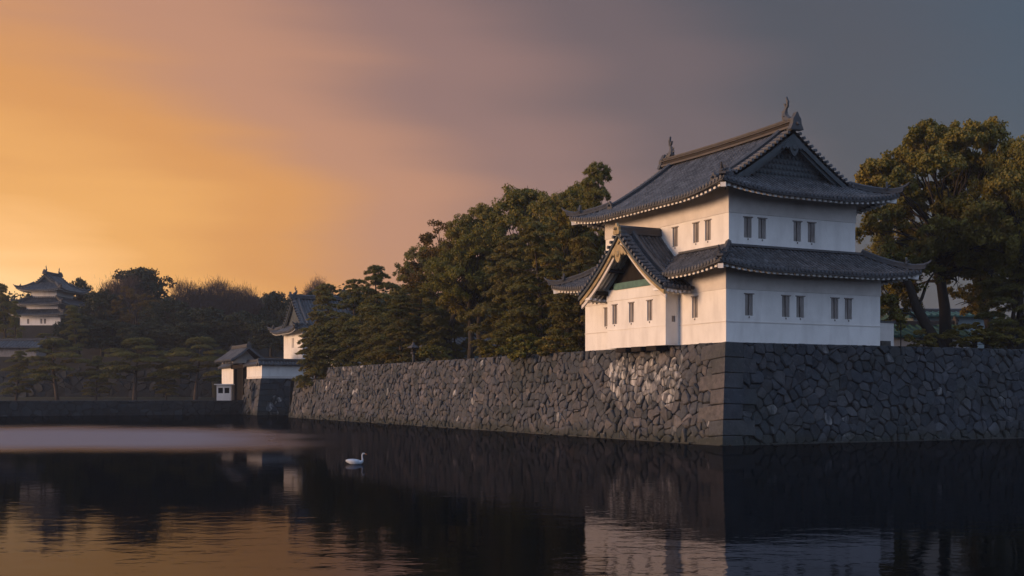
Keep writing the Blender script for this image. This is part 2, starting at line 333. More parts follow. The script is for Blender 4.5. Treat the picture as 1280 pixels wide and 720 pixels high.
# ------------------------------------------------------------------ dry-stone walls, every stone a bevelled block
def clip(poly, nx, ny, c):
    """keep nx*x+ny*y<=c"""
    o = []; n = len(poly)
    for i in range(n):
        a = poly[i]; b = poly[(i+1) % n]
        da = nx*a[0]+ny*a[1]-c; db = nx*b[0]+ny*b[1]-c
        if da <= 0: o.append(a)
        if da*db < 0:
            t = da/(da-db); o.append((a[0]+(b[0]-a[0])*t, a[1]+(b[1]-a[1])*t))
    return o
def area(p): return .5*sum(p[i][0]*p[(i+1) % len(p)][1]-p[(i+1) % len(p)][0]*p[i][1] for i in range(len(p)))
def stone_face(mb, backing, white, org, dirv, H, length, bat, cell, seed, corner=None, inward=None, whitefn=None, cut=0.0, aspect=1.25, topcourse=True):
    """org: bottom start; dirv: along the wall; bat: horizontal setback per metre of height; inward: unit horizontal into the wall"""
    rng = random.Random(seed)
    nrm = (-inward).normalized(); n3 = (nrm+Vector((0,0,bat))).normalized()
    def P(s, h, dpt=0.0): return org+dirv*s+Vector((0,0,h))+inward*(bat*h)+n3*dpt
    backing.poly([P(cut*0, 0, -.05), P(length, 0, -.05), P(length, H, -.05), P(cut*H, H, -.05)])
    def stone(poly, bulge, tint, wh, gap=.013, proud=0.0):
        if len(poly) < 3 or abs(area(poly)) < .01: return
        if area(poly) < 0: poly = poly[::-1]
        cx = sum(p[0] for p in poly)/len(poly); cy_ = sum(p[1] for p in poly)/len(poly)
        q = []
        for i in range(len(poly)):           # knock the corners off
            a, b = poly[i], poly[(i+1) % len(poly)]
            L_ = math.hypot(a[0]-b[0], a[1]-b[1])
            if L_ < .05: continue
            k = .16
            q += [(a[0]+(b[0]-a[0])*k, a[1]+(b[1]-a[1])*k), (a[0]+(b[0]-a[0])*(1-k), a[1]+(b[1]-a[1])*(1-k))]
        if len(q) < 3: return
        rad = math.sqrt(abs(area(poly)))*.5
        gx, gy = rng.gauss(0,.11), rng.gauss(0,.11)
        def ring(sc_, d, j=0):
            return [P(cx+(x_-cx)*sc_, cy_+(y_-cy_)*sc_, d+rng.uniform(-j, j)+(((x_-cx)*gx+(y_-cy_)*gy) if d > 0 else 0)) for x_, y_ in q]
        gp = gap*rng.uniform(.6,1.8); g = max(.6, 1-gp/rad); g2 = max(.4, 1-(gp+rng.uniform(.03,.08))/rad)
        mb.tint = tint
        rs = [ring(g, -.05), ring(g, proud+bulge*.45, .006), ring(g2, proud+bulge, .018)]
        idx = []
        for r in rs:
            idx.append([mb.vert(p) for p in r]); white.extend([wh]*len(r))
        n = len(q)
        for a, b in zip(idx[:-1], idx[1:]):
            for k in range(n): mb.f.append([a[k], a[(k+1) % n], b[(k+1) % n], b[k]])
        tx, ty = rng.uniform(-.25,.25)*rad, rng.uniform(-.25,.25)*rad
        c = mb.vert(P(cx+tx, cy_+ty, proud+bulge+rng.uniform(-.03,.05))); white.append(wh)
        for k in range(n): mb.f.append([idx[-1][k], idx[-1][(k+1) % n], c])
    def tintv():
        t = rng.gauss(.42, .23)
        if rng.random() < .035: t = rng.uniform(.85, 1)
        return min(1, max(0, t))
    s0 = corner[0] if corner else 0
    # jittered sites; cells by half-plane clipping
    cw = cell*aspect; ch = cell/aspect**.5; sites = {}; nx_ = int(length/cw)+3; ny_ = int(H/ch)+2
    for i in range(-2, nx_):
        for j in range(-2, ny_):
            sites[i, j] = (s0+(i+.5*(j % 2)+rng.uniform(-.45,.45))*cw, (j+.5+rng.uniform(-.42,.42))*ch, rng.choice((0,0,.10,.22,-.08,-.16))*cell*cell)
    for (i, j), p in sites.items():
        if p[0] > length+cw or p[0] < s0-cw*2: continue
        poly = [(p[0]-2.5*cw, p[1]-2.5*ch), (p[0]+2.5*cw, p[1]-2.5*ch), (p[0]+2.5*cw, p[1]+2.5*ch), (p[0]-2.5*cw, p[1]+2.5*ch)]
        for di in range(-2, 3):
            for dj in range(-2, 3):
                if (di or dj) and (i+di, j+dj) in sites:
                    q = sites[i+di, j+dj]; dx, dy = q[0]-p[0], q[1]-p[1]
                    poly = clip(poly, dx, dy, dx*(p[0]+q[0])/2+dy*(p[1]+q[1])/2+(p[2]-q[2])/2)
                    if len(poly) < 3: break
            if len(poly) < 3: break
        if len(poly) < 3: continue
        poly = clip(poly, -1, bat if cut else 0, -s0); poly = clip(poly, 1, 0, length) if poly else poly
        poly = clip(poly, 0, -1, .35) if poly else poly
        poly = clip(poly, 0, 1, H-.01) if poly else poly
        if not poly or len(poly) < 3: continue
        wh = whitefn(p[0], p[1], rng) if whitefn else 0
        stone(poly, rng.uniform(.02, .17), tintv(), wh)
    if corner:
        ncr = 7; hh = (H+.35)/ncr
        for k in range(ncr):
            z0 = -.35+k*hh; z1 = z0+hh
            lw = corner[1] if (k+corner[2]) % 2 == 0 else corner[0]+.15
            lw *= rng.uniform(.9, 1.12)
            sl = lambda h: bat*h
            tl = (.20 if corner[2] == 0 else .05)
            pl = [(sl(z0)+.0, z0), (sl(z0)+lw, z0-tl*lw*.5+rng.uniform(-.05,.05)), (sl(z1)+lw*rng.uniform(.9,1.0), z1-tl*lw*.5), (sl(z1)+.0, z1)]
            # corner blocks: crisp faces meeting on the arris
            mb.tint = min(.84, max(.1, rng.gauss(.48,.2)))
            g = .018
            def Q(s_, h_, d_): return P(s_, h_, d_)
            inn = [(pl[0][0], pl[0][1]+g), (pl[1][0]-g, pl[1][1]+g), (pl[2][0]-g, pl[2][1]-g), (pl[3][0], pl[3][1]-g)]
            in2 = [(pl[0][0], pl[0][1]+g+.04), (pl[1][0]-g-.05, pl[1][1]+g+.04), (pl[2][0]-g-.05, pl[2][1]-g-.04), (pl[3][0], pl[3][1]-g-.04)]
            r0 = [Q(a, b, -.04) for a, b in inn]; r1 = [Q(a, b, .13) for a, b in inn]; r2 = [Q(a, b, .165) for a, b in in2]
            # extend the arris edge outwards so both faces' blocks meet
            for r_, d_ in ((r1, .13), (r2, .165)):
                for q_ in (0, 3): r_[q_] = r_[q_]-dirv*d_
            ids = []
            for r_ in (r0, r1, r2): ids.append([mb.vert(p_) for p_ in r_]); white.extend([0.0]*4)
            for a, b in zip(ids[:-1], ids[1:]):
                for q_ in range(4): mb.f.append([a[q_], a[(q_+1) % 4], b[(q_+1) % 4], b[q_]])
            mb.f.append(ids[-1][:])
def wall_thing(name, label, base, faces, matl, cat='stone wall'):
    e = empty(name, base, 0, label, cat)
    for kw in faces:
        m_ = kw.pop('mat', matl)
        mb = MB(); bk_ = MB(); wh = []
        stone_face(mb, bk_, wh, **kw)
        o = mb.build('stonework', m_, e); o.matrix_parent_inverse = Matrix.Translation(-Vector(base))
        a = o.data.attributes.new('white', 'FLOAT', 'POINT'); a.data.foreach_set('value', wh)
        b = bk_.build('wall_core', M['joint'], e); b.matrix_parent_inverse = Matrix.Translation(-Vector(base))
    return e
BAT = .15; HW = ZT; off = BAT*HW
CB = uv(-off, -off, 0)                       # bottom corner of the battered wall
def white_main(s, h, rng):
    v = s-off
    if 4.0 < v < 12.5 and 2.2 < h < 5.3:
        d = abs(v-5.0) < .5 or abs(v-11.2) < .4
        c = 1 if (h > 3.3 and h < 4.9) else .45
        return (1.0 if d else .95*c) * (1 if rng.random() < .85 else .4)
    if 4 < v < 14 and h < .9: return .5 if rng.random() < .3 else 0
    if 60 < v < 76 and h > 3.0: return 1.0 if rng.random() < .10 else 0
    return .8 if rng.random() < .006 else 0
WL = wall_thing('stone_wall', 'long battered dry stone wall under the white tower, running left along the moat with pale mineral stains',
    tuple(CB), [dict(org=CB, dirv=V, H=HW, length=off+74, bat=BAT, cell=.54, seed=3, corner=(1.1, 2.3, 0), inward=U, whitefn=white_main, cut=BAT)], M['stone'])
WR = wall_thing('stone_wall', 'dark shaded stone wall facing the viewer, right of the tower corner',
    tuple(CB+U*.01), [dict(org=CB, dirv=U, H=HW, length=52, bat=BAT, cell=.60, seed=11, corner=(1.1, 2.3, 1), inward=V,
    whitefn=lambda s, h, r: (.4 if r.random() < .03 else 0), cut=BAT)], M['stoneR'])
EC = uv(-off, 74, 0)
wall_thing('stone_wall', 'lower ivy-grown end of the long stone wall, half hidden under an overhanging pine',
    tuple(EC), [dict(org=EC, dirv=V, H=4.6, length=13, bat=BAT, cell=.7, seed=21, inward=U, cut=0),
                dict(org=uv(-off+.02, 87, 0), dirv=U, H=4.6, length=12, bat=BAT, cell=.7, seed=22, inward=-V, cut=0)], M['stone'])
def ledge(par, a, b, dr_, inn):  # ledge added so its sunlit top draws a pale line along the water
    m_ = MB(); L_ = (b-a).length; rg = random.Random(7); s_ = 0
    while s_ < L_:
        w_ = rg.uniform(.7, 1.8); z_ = rg.uniform(.02,.10); d_ = rg.uniform(.22,.42); m_.tint = rg.uniform(.5,.95)
        q = [a+dr_*s_, a+dr_*min(L_, s_+w_-.04), a+dr_*min(L_, s_+w_-.04)-inn*d_, a+dr_*s_-inn*d_]
        z_ *= (1 if rg.random() < .7 else -.8); m_.loft([[p-VZ_*.4 for p in q], [p+VZ_*z_ for p in q]])
        s_ += w_
    o = m_.build('added_ledge', M['stone'], par); o.matrix_parent_inverse = Matrix.Translation(-par.location)
VZ_ = Vector((0,0,1))
ledge(WL, CB-V*.2, CB+V*86, V, U)
ledge(WR, CB+U*.3, CB+U*45, U, V)
# small pale capstone at the foot of the tower's right end
mb = MB(); mb.tint = .7; mb.box((0,0,0), (.75,.6,.55))
o = mb.build('capstone', M['stone']); o.location = uv(12.0, -.05, ZT-.25); o.rotation_euler = (0,0,ANG)
tag(o, 'pale squared block on top of the wall at the tower\'s right-hand foot', 'stone block')

# gate abutment, causeway, far bank walls
GB = uv(-.9, 102.1, 0)
wall_thing('stone_wall', 'stone abutment under the white plastered wall beside the gate, with two big pale blocks',
    tuple(GB), [dict(org=GB, dirv=V, H=5.05, length=9.5, bat=BAT, cell=.95, seed=31, corner=(1.0, 2.2, 0), inward=U, cut=BAT),
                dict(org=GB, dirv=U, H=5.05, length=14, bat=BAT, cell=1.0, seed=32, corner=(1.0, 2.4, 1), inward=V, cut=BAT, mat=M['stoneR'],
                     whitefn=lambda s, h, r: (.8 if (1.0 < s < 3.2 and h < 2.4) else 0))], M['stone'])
mb = MB(); prism(mb, [uv(-.1,103), uv(14,103), uv(14,111.5), uv(-.1,111.5)], -1.5, 5.02)
tag(mb.build('gate_terrace', M['earth']), kind='structure')
mb = MB(); prism(mb, [uv(6,111), uv(6,123), uv(-140,123), uv(-140,111)], -1.5, 2.0)
tag(mb.build('causeway', M['earth']), kind='structure')
cwb = uv(0, 110.7, 0)
wall_thing('stone_wall', 'long low dark stone face of the causeway leading left from the gate',
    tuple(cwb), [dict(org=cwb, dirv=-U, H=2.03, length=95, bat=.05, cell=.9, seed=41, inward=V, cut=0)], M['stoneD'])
# far bank: wall about 215 m off, terrace, then the hill with the keep
FY = 215.0
fz = z_at(446, FY)
fb = Vector((-190, FY-1.4, 0))
mb = MB(); prism(mb, [(-420,FY-.5),(-15,FY-.5),(-15,900),(-420,900)], -1.5, fz)
tag(mb.build('far_terrace', M['earth']), kind='structure')
wall_thing('stone_wall', 'distant dark stone embankment wall behind the row of low pines on the far left',
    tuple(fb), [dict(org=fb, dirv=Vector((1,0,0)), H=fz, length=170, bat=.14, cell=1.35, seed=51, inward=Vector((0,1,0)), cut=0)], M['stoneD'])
mb = MB(); n = 40                                           # grassy foot of the far bank
for i in range(n):
    x0 = -200+i*5; x1 = x0+5
    f = lambda x_: .5*math.sin(x_*.31)+.3*math.sin(x_*.83)
    mb.poly([(x0,196+f(x0),-.4),(x1,196+f(x1),-.4),(x1,205,1.7),(x0,205,1.7)]); mb.poly([(x0,205,1.7),(x1,205,1.7),(x1,215,2.4),(x0,215,2.4)])
tag(mb.build('grassy_bank', M['grass']), kind='structure')
mb = MB(); prism(mb, [(-260,251),(-80,251),(-70,262),(-30,330),(-60,420),(-260,420)], fz-.1, 17.75)
tag(mb.build('castle_hill', M['earth']), kind='structure')

# ------------------------------------------------------------------ Japanese castle roofs
def lift_fn(amt, reach):
    def f(du, dv):
        t = max(0.0, 1-(du+dv)/reach); return amt*t*t
    return f
class Roof:
    def __init__(s, rect, h, lift): s.u0, s.u1, s.v0, s.v1 = rect; s.h = h; s.lift = lift
    def du(s, u): return min(u-s.u0, s.u1-u)
    def dv(s, v): return min(v-s.v0, s.v1-v)
    def pt(s, side, lat, d):
        """side 0:-v 1:+u 2:+v 3:-u; lat runs along the eave"""
        if side == 0: u, v = lat, s.v0+d
        elif side == 2: u, v = lat, s.v1-d
        elif side == 1: u, v = s.u1-d, lat
        else: u, v = s.u0+d, lat
        return u, v, s.h(d)+s.lift(max(0, s.du(u)), max(0, s.dv(v)))
    def lat_range(s, side): return (s.u0, s.u1) if side in (0, 2) else (s.v0, s.v1)
    def latv(s, side): return Vector((1,0,0)) if side in (0,2) else Vector((0,1,0))
    def inw(s, side): return {0: Vector((0,1,0)), 2: Vector((0,-1,0)), 1: Vector((-1,0,0)), 3: Vector((1,0,0))}[side]
def rib(mb, pts, lat, r, fine, disc, tintf):
    """half-round cover-tile row along pts, with stepped overlaps when fine"""
    prof = [(-1,0),(-.75,.62),(0,.98),(.75,.62),(1,0)]
    rings = []
    for i, p in enumerate(pts):
        rings.append([p+lat*(a*r)+Vector((0,0,b*r*1.0)) for a, b in prof])
        if fine and 0 < i < len(pts)-1:
            q = p+(pts[i+1]-p)*.08; rings[-1] = [p+lat*(a*r*.86)+Vector((0,0,b*r*.80)) for a, b in prof]
            rings.append([q+lat*(a*r*1.06)+Vector((0,0,b*r*1.08)) for a, b in prof])
    for k in range(len(rings)-1):
        mb.tint = tintf()
        a = [mb.vert(p) for p in rings[k]]; b = [mb.vert(p) for p in rings[k+1]]
        for q in range(4): mb.f.append([a[q], a[q+1], b[q+1], b[q]])
    if disc:
        p = pts[0]; mb.tint = .55; out_ = (pts[0]-pts[1]); out_.z = 0; out_.normalize(); n = 8
        c = p+out_*.05+Vector((0,0,r*.25)); ring = [c+lat*math.cos(2*math.pi*k/n)*r*1.15+Vector((0,0,math.sin(2*math.pi*k/n)*r*1.15)) for k in range(n)]
        ring2 = [q-out_*.14 for q in ring]
        mb.loft([ring2, ring], True, False, True)
def tile_roof(roof, sides, dmax, sp=.3, r=.095, fine=True, seg=.36, brk=None, clipf=None, rng=None, disc=True, thick=.16):
    """returns a MB of tiles; dmax(side, lat)->(d0, d1); brk(side)-> list of (lat0, lat1) spans"""
    rng = rng or random.Random(5); mb = MB()
    tf = lambda: min(1, max(0, rng.gauss(.5, .16)))
    for side in sides:
        l0, l1 = roof.lat_range(side); lat = roof.latv(side)
        spans = brk(side) if brk else [(l0, l1)]
        for a, b in spans:
            n = max(1, round((b-a)/sp)); step = (b-a)/n
            eps = 1e-4
            cols = []
            for i in range(n+1):
                L_ = a+i*step; Lc = min(max(L_, a+eps), b-eps); d1 = dmax(side, Lc); cols.append((L_, d1))
            # pan surface
            for (La, da), (Lb, db) in zip(cols[:-1], cols[1:]):
                m_ = max(1, int(max(da, db)/(seg*2)))
                for k in range(m_):
                    ta, tb = k/m_, (k+1)/m_
                    q = [roof.pt(side, La, da*ta), roof.pt(side, Lb, db*ta), roof.pt(side, Lb, db*tb), roof.pt(side, La, da*tb)]
                    if clipf and any(clipf(*w_) for w_ in q): continue
                    mb.tint = tf()*.4
                    mb.poly(q)
                # eave fascia of pan tiles
                q = [roof.pt(side, La, 0), roof.pt(side, Lb, 0)]
                if da > 0 or db > 0:
                    if not (clipf and any(clipf(*w_) for w_ in q)):
                        p0, p1 = Vector(q[0]), Vector(q[1]); dn = Vector((0,0,-thick)); inn = roof.inw(side)*.12
                        mb.tint = .35
                        mb.poly([p0+dn, p1+dn, p1, p0]); mb.poly([p0+dn+inn*6, p1+dn+inn*6, p1+dn, p0+dn])
            for i in range(n):
                L_ = a+(i+.5)*step; d1 = dmax(side, L_)
                if d1 < .15: continue
                m_ = max(1, int(d1/seg)); pts = []
                for k in range(m_+1):
                    w_ = roof.pt(side, L_, d1*k/m_)
                    if clipf and clipf(*w_):
                        if len(pts) > 1: rib(mb, pts, lat, r, fine, False, tf)
                        pts = []; continue
                    pts.append(Vector(w_))
                if len(pts) > 1: rib(mb, pts, lat, r, fine, disc, tf)
    return mb
def ridge_profile(w, h):
    """stacked ridge: stepped sides and a round cap"""
    p = [(-w*.62, 0), (-w*.62, h*.22), (-w*.5, h*.22), (-w*.5, h*.45), (-w*.56, h*.45), (-w*.56, h*.52), (-w*.44, h*.52), (-w*.44, h*.72), (-w*.5, h*.72), (-w*.5, h*.80),
         (-w*.28, h*.86), (-w*.18, h), (0, h*1.06)]
    return p+[(-a, b) for a, b in p[-2::-1]]
def onigawara(mb, p, out_, s=1.0):
    """ridge-end tile: shield with horns; p base centre, out_ outward horizontal"""
    lat = Vector((-out_.y, out_.x, 0))
    sh = [(-.42,0),(-.5,.22),(-.38,.42),(-.40,.66),(-.24,.60),(-.12,.86),(0,.98),(.12,.86),(.24,.60),(.40,.66),(.38,.42),(.5,.22),(.42,0)]
    f = [p+lat*a*s+Vector((0,0,b*s))+out_*.10*s for a, b in sh]; b_ = [q-out_*.22*s for q in f]
    mb.loft([b_, f], True)
    mb.tube([p+out_*(.1*s)+Vector((0,0,.45*s)), p+out_*(.34*s)+Vector((0,0,.52*s))], .13*s, 8)
def torii_bar(mb, p, out_, s=1.0):
    mb.tube([p+Vector((0,0,.85*s)), p+out_*.45*s+Vector((0,0,1.0*s)), p+out_*.75*s+Vector((0,0,1.15*s))], .10*s, 8)
def fish(mb, p, fwd, s=1.0):
    """shachi: head down on the ridge, tail thrown up"""
    lat = Vector((-fwd.y, fwd.x, 0)); Z = Vector((0,0,1))
    pts = [(-.34,.0,.20),(-.22,.14,.28),(-.02,.26,.29),(.16,.46,.25),(.22,.70,.18),(.15,.92,.12),(.04,1.08,.07)]
    rings = []
    for i, (a, b, r_) in enumerate(pts):
        c = p+fwd*a*s*-1+Z*b*s
        i0, i1 = max(0, i-1), min(len(pts)-1, i+1)
        t = (fwd*-(pts[i1][0]-pts[i0][0])+Z*(pts[i1][1]-pts[i0][1])).normalized(); n_ = t.cross(lat)
        rings.append([c+lat*math.cos(2*math.pi*k/8)*r_*s*1.05+n_*math.sin(2*math.pi*k/8)*r_*s for k in range(8)])
    mb.loft(rings)
    c = p-fwd*.04*s+Z*1.04*s
    for pr in ([(0,0),(.16,.10),(.26,.34),(.08,.26)], [(0,-.05),(-.02,.22),(.02,.72),(-.16,.40),(-.14,.05)]):       # forked tail
        a = [c+fwd*x_*s*-1+Z*z_*s+lat*.07*s for x_, z_ in pr]; b = [q-lat*.14*s for q in a]; mb.loft([a, b])
    for k in range(4):                                         # dorsal spines
        a_, b_, r_ = pts[1+k]; q = p-fwd*(a_+r_*.9)*s+Z*(b_+.03)*s
        a = [q+lat*.03*s, q-fwd*.16*s+Z*.12*s+lat*.0*s, q+Z*.18*s+lat*.03*s]; b = [w_-lat*.05*s for w_ in a]; mb.loft([a, b])
    for sgn in (-1, 1):                                        # side fins
        q = p+lat*sgn*.12*s+Z*.3*s
        mb.loft([[q, q+lat*sgn*.22*s+Z*.18*s, q+Z*.16*s], [q-fwd*.05*s, q+lat*sgn*.22*s+Z*.18*s-fwd*.05*s, q+Z*.16*s-fwd*.05*s]])
def rafters(mb, roof, side, l0, l1, d_in, drop, sp=.40, w=.15, hgt=.16, skip=None):
    l = l0
    lat = roof.latv(side)
    while l < l1:
        dm = d_in
        du = min(l-roof.lat_range(side)[0], roof.lat_range(side)[1]-l)
        pts = [Vector(roof.pt(side, l, d)) - Vector((0,0,drop)) for d in (.20, max(.3,min(dm,du)*.5+.1), max(.34,min(dm, du)))]
        if not (skip and skip(pts[0])) and du > .4:
            mb.sweep(pts, [(-w/2,-hgt),(w/2,-hgt),(w/2,0),(-w/2,0)], side=lat, up=Vector((0,0,1)))
        l += sp
def soffit(mb, roof, side, d_in, drop, step=1.0, skip=None):
    a, b = roof.lat_range(side); n = max(1, int((b-a)/step))
    for i in range(n):
        x0, x1 = a+(b-a)*i/n, a+(b-a)*(i+1)/n
        def dd(x_, d): return min(d, max(0.0, min(x_-a, b-x_)))
        for da, db in ((.06, .5*d_in), (.5*d_in, d_in)):
            q = [Vector(roof.pt(side, x_, dd(x_, d)))-Vector((0,0,drop)) for x_, d in ((x0,da),(x0,db),(x1,db),(x1,da))]
            if skip and any(skip(p) for p in q): continue
            mb.poly(q)
def wall_face(mb, org, ax, out_, length, z0, z1, holes, depth=.30, sx=None):
    """rectangular wall face with real window openings (u0,u1,z0,z1)"""
    us = sorted({0, length}|{h[0] for h in holes}|{h[1] for h in holes}); zs = sorted({z0, z1}|{h[2] for h in holes}|{h[3] for h in holes})
    def P(a, z, d=0): return org+ax*a+Vector((0,0,z))-out_*d
    for a, b in zip(us[:-1], us[1:]):
        for c, d in zip(zs[:-1], zs[1:]):
            m_ = ((a+b)/2, (c+d)/2)
            if any(h[0] < m_[0] < h[1] and h[2] < m_[1] < h[3] for h in holes): continue
            mb.poly([P(a,c), P(b,c), P(b,d), P(a,d)])
    for h in holes:
        a, b, c, d = h
        for q in ([(a,c),(a,d)], [(b,d),(b,c)], [(b,c),(a,c)], [(a,d),(b,d)]):
            mb.poly([P(*q[0]), P(*q[1]), P(*q[1], depth), P(*q[0], depth)])
def window(parent, org, ax, out_, h, offz, depth=.30, bars=2, simple=False):
    a, b, c, d = h
    def P(x_, z, dd): return org+ax*x_+Vector((0,0,z))-out_*dd
    mb = MB(); mb.poly([P(a-.03,c-.03,depth-.004), P(b+.03,c-.03,depth-.004), P(b+.03,d+.03,depth-.004), P(a-.03,d+.03,depth-.004)])
    w_ = mb.build('window', M['dark'], parent, offz=offz)
    for k in range(bars):
        m2 = MB()
        cx = a+(b-a)*(k+.5+.0)/bars; hw = (b-a)/bars*.37
        q = [(cx-hw,.16),(cx-hw,.06),(cx+hw,.06),(cx+hw,.16)]
        m2.loft([[P(x_,c,dd) for x_, dd in q], [P(x_,d,dd) for x_, dd in q]]); m2.build('window_bar', M['shutter'], w_)
    if not simple:
        m3 = MB()
        q = [P(a-.07,d+.0,-.0), P(b+.07,d,-.0), P(b+.07,d,-.05), P(a-.07,d,-.05)]; m3.loft([q, [p+Vector((0,0,.06)) for p in q]]); m3.build('window_hood', M['shutter'], w_); m3 = MB()
        q = [P((a+b)/2-.03,c-.14,0), P((a+b)/2+.03,c-.14,0), P((a+b)/2+.03,c-.14,-.05), P((a+b)/2-.03,c-.14,-.05)]; m3.loft([q, [p+Vector((0,0,.10)) for p in q]])
        m3.build('window_drip', M['shutter'], w_)
    # children of w_ share its (already shifted) frame
    for ch in w_.children:
        ch.location.z -= offz
    return w_
VX, VY, VZ = Vector((1,0,0)), Vector((0,1,0)), Vector((0,0,1))
def storey(parent, rect, z0, z1, win, offz, band=None, zbreaks=(), name='wall', simple=False):
    """win: dict side -> list of centres along that side; side 0 faces -v, 3 faces -u, 1 +u, 2 +v"""
    u0, u1, v0, v1 = rect
    mb = MB()
    S = {0: (Vector((u0,v0,0)), VX, -VY, u1-u0, u0), 1: (Vector((u1,v0,0)), VY, VX, v1-v0, v0), 2: (Vector((u0,v1,0)), VX, VY, u1-u0, u0), 3: (Vector((u0,v0,0)), VY, -VX, v1-v0, v0)}
    made = []
    for sd_, (org, ax, ot, ln, base) in S.items():
        holes = [(c-base-hw, c-base+hw, a, b) for (c, hw, a, b) in win.get(sd_, [])]
        wall_face(mb, org, ax, ot, ln, z0, z1, holes)
        made += [(org, ax, ot, h) for h in holes]
    o = mb.build(name, M['plaster'], parent, offz=offz)
    for org, ax, ot, h in made: window(parent, org, ax, ot, h, offz, simple=simple)
    if band:                               # raised plaster courses
        for (za, zb, pr, mt) in band:
            b = MB()
            for sd_, (org, ax, ot, ln, base) in S.items():
                hs = [(hh[0], hh[1]) for (o2, a2, t2, hh) in made if o2 is org and hh[3] > za+.01 and hh[2] < zb-.01]
                xs = [0-pr if sd_ in (0,2) else 0] + [q for h in sorted(hs) for q in h] + [ln+(pr if sd_ in (0,2) else 0)]
                for a, c in zip(xs[0::2], xs[1::2]):
                    q = [org+ax*a+VZ*za, org+ax*c+VZ*za, org+ax*c+ot*pr+VZ*za, org+ax*a+ot*pr+VZ*za]
                    b.loft([q, [p+VZ*(zb-za) for p in q]])
            b.build('plaster_course', M[mt], parent, offz=offz)
    return o

def irimoya_top(parent, rect, z_e, k1, k2, dg, offz, sp=.3, r=.095, fine=True, lift=(.45, 4.5), warm=True, wall_over=1.9, fish_s=1.0, detail=True, ridge_h=.44, finial=True):
    """hip-and-gable roof with its ridge along v"""
    u0, u1, v0, v1 = rect; cu = (u0+u1)/2; a = (u1-u0)/2
    h = lambda d: z_e+k1*d+k2*d*d
    roof = Roof(rect, h, lift_fn(*lift)); vg0, vg1 = v0+dg, v1-dg; inset = .6*min(1, dg/1.9)
    def dmax(side, lat):
        if side in (1, 3): return a if vg0 < lat < vg1 else min(roof.dv(lat), dg)
        return min(roof.du(lat), dg+inset)
    brk = lambda side: [(v0, vg0), (vg0, vg1), (vg1, v1)] if side in (1, 3) else [(u0, u1)]
    mb = tile_roof(roof, (0,1,2,3), dmax, sp, r, fine, brk=brk)
    # verge: short cover tiles laid across the gable edge
    zr = h(a)
    for vg, o_ in ((vg0, -1), (vg1, 1)):
        for sgn in (-1, 1):
            d = dg*.98; n = int((a-d)/sp)
            for i in range(n):
                dd = d+(a-d)*(i+.5)/n; u = (u0+dd) if sgn < 0 else (u1-dd); z = h(dd)+.07
                tdir = Vector((-sgn*-1*0, 0, 0))
                sl = math.atan(k1+2*k2*dd); lat = Vector((math.cos(sl)*-sgn, 0, math.sin(sl)))
                p0 = Vector((u, vg+o_*.16, z)); p1 = Vector((u, vg-o_*.5, z+.02)); mb.tint = .65
                n8 = 7 if fine else 5; up_ = Vector((sgn*math.sin(sl), 0, math.cos(sl)))
                ra = [p0+lat*math.cos(2*math.pi*k/n8)*r*1.1+up_*math.sin(2*math.pi*k/n8)*r*1.1 for k in range(n8)]
                rb = [q+(p1-p0) for q in ra]; mb.loft([rb, ra])
    R_ = mb.build('roof', M['tile'], parent, offz=offz)
    sub = lambda m_, nm, mt: m_.build(nm, mt, R_, offz=0)
    # verge under-edge & ridges
    rd = MB()
    path = lambda v, d0, d1, sgn, up=.02, n=12: [Vector(((u0+d0+(d1-d0)*i/n) if sgn < 0 else (u1-d0-(d1-d0)*i/n), v, h(d0+(d1-d0)*i/n)+roof.lift(d0+(d1-d0)*i/n, max(0, roof.dv(v)))+up)) for i in range(n+1)]
    s_ = 1 if fine else 1.2
    for vg, o_ in ((vg0, -1), (vg1, 1)):
        for sgn in (-1, 1):
            # descending ridge, inside the verge
            p = path(vg-o_*.95, dg*.80, a-.1, sgn)
            rd.sweep(p, ridge_profile(.34*s_, .34*s_), side=VY)
            onigawara(rd, p[0]+Vector((0,0,-.05)), Vector((sgn,0,0)), .62*s_); rd.build('descending_ridge', M['ridge'], R_); rd = MB()
            p = path(vg-o_*.42, dg*.95, a-.1, sgn, .02); rd.sweep(p, ridge_profile(.18*s_, .17*s_), side=VY); rd.build('verge_ridge', M['ridge'], R_); rd = MB()
            # hip ridge
            cu_, cv_ = (u0 if sgn < 0 else u1), (v0 if o_ < 0 else v1)
            hp = []
            for i in range(9):
                d = .0+(dg+.2)*i/8; q = Vector((cu_-sgn*d, cv_-o_*d, h(d)+roof.lift(d, d)+.03)); hp.append(q)
            hp[0] += Vector((sgn*.10, o_*.10, .10)); 
            rd.sweep(hp, ridge_profile(.32*s_, .34*s_))
            od = Vector((sgn, o_, 0)).normalized()
            onigawara(rd, hp[2]+Vector((0,0,.18)), od, .58*s_); onigawara(rd, hp[0], od, .42*s_)
            rd.tube([hp[0]+od*.0+Vector((0,0,.30)), hp[0]+od*.25+Vector((0,0,.42)), hp[0]+od*.42+Vector((0,0,.60))], [.09*s_,.07*s_,.045*s_], 6); rd.build('hip_ridge', M['ridge'], R_); rd = MB()
    mr = MB(); mr.sweep([Vector((cu, vg0-.15+(vg1-vg0+.3)*i/10, zr-.08+.10*(abs(i-5)/5)**2)) for i in range(11)], ridge_profile(.52*s_, ridge_h+.08), side=VX)
    mr.build('main_ridge', M['ridgewarm' if warm else 'ridge'], R_)
    if warm:
        for zz, ww, hh_, nm_ in ((.0,.36,.13,'ridge_moulding'), (.36,.33,.07,'ridge_moulding'), (.49,.24,.12,'ridge_cap')):
            q_ = MB(); q_.sweep([Vector((cu, vg0-.12+(vg1-vg0+.24)*i/10, zr-.08+zz+.10*(abs(i-5)/5)**2)) for i in range(11)], [(-ww,0),(-ww,hh_),(ww,hh_),(ww,0)], side=VX)
            q_.build(nm_, M['ridgepale'], R_)
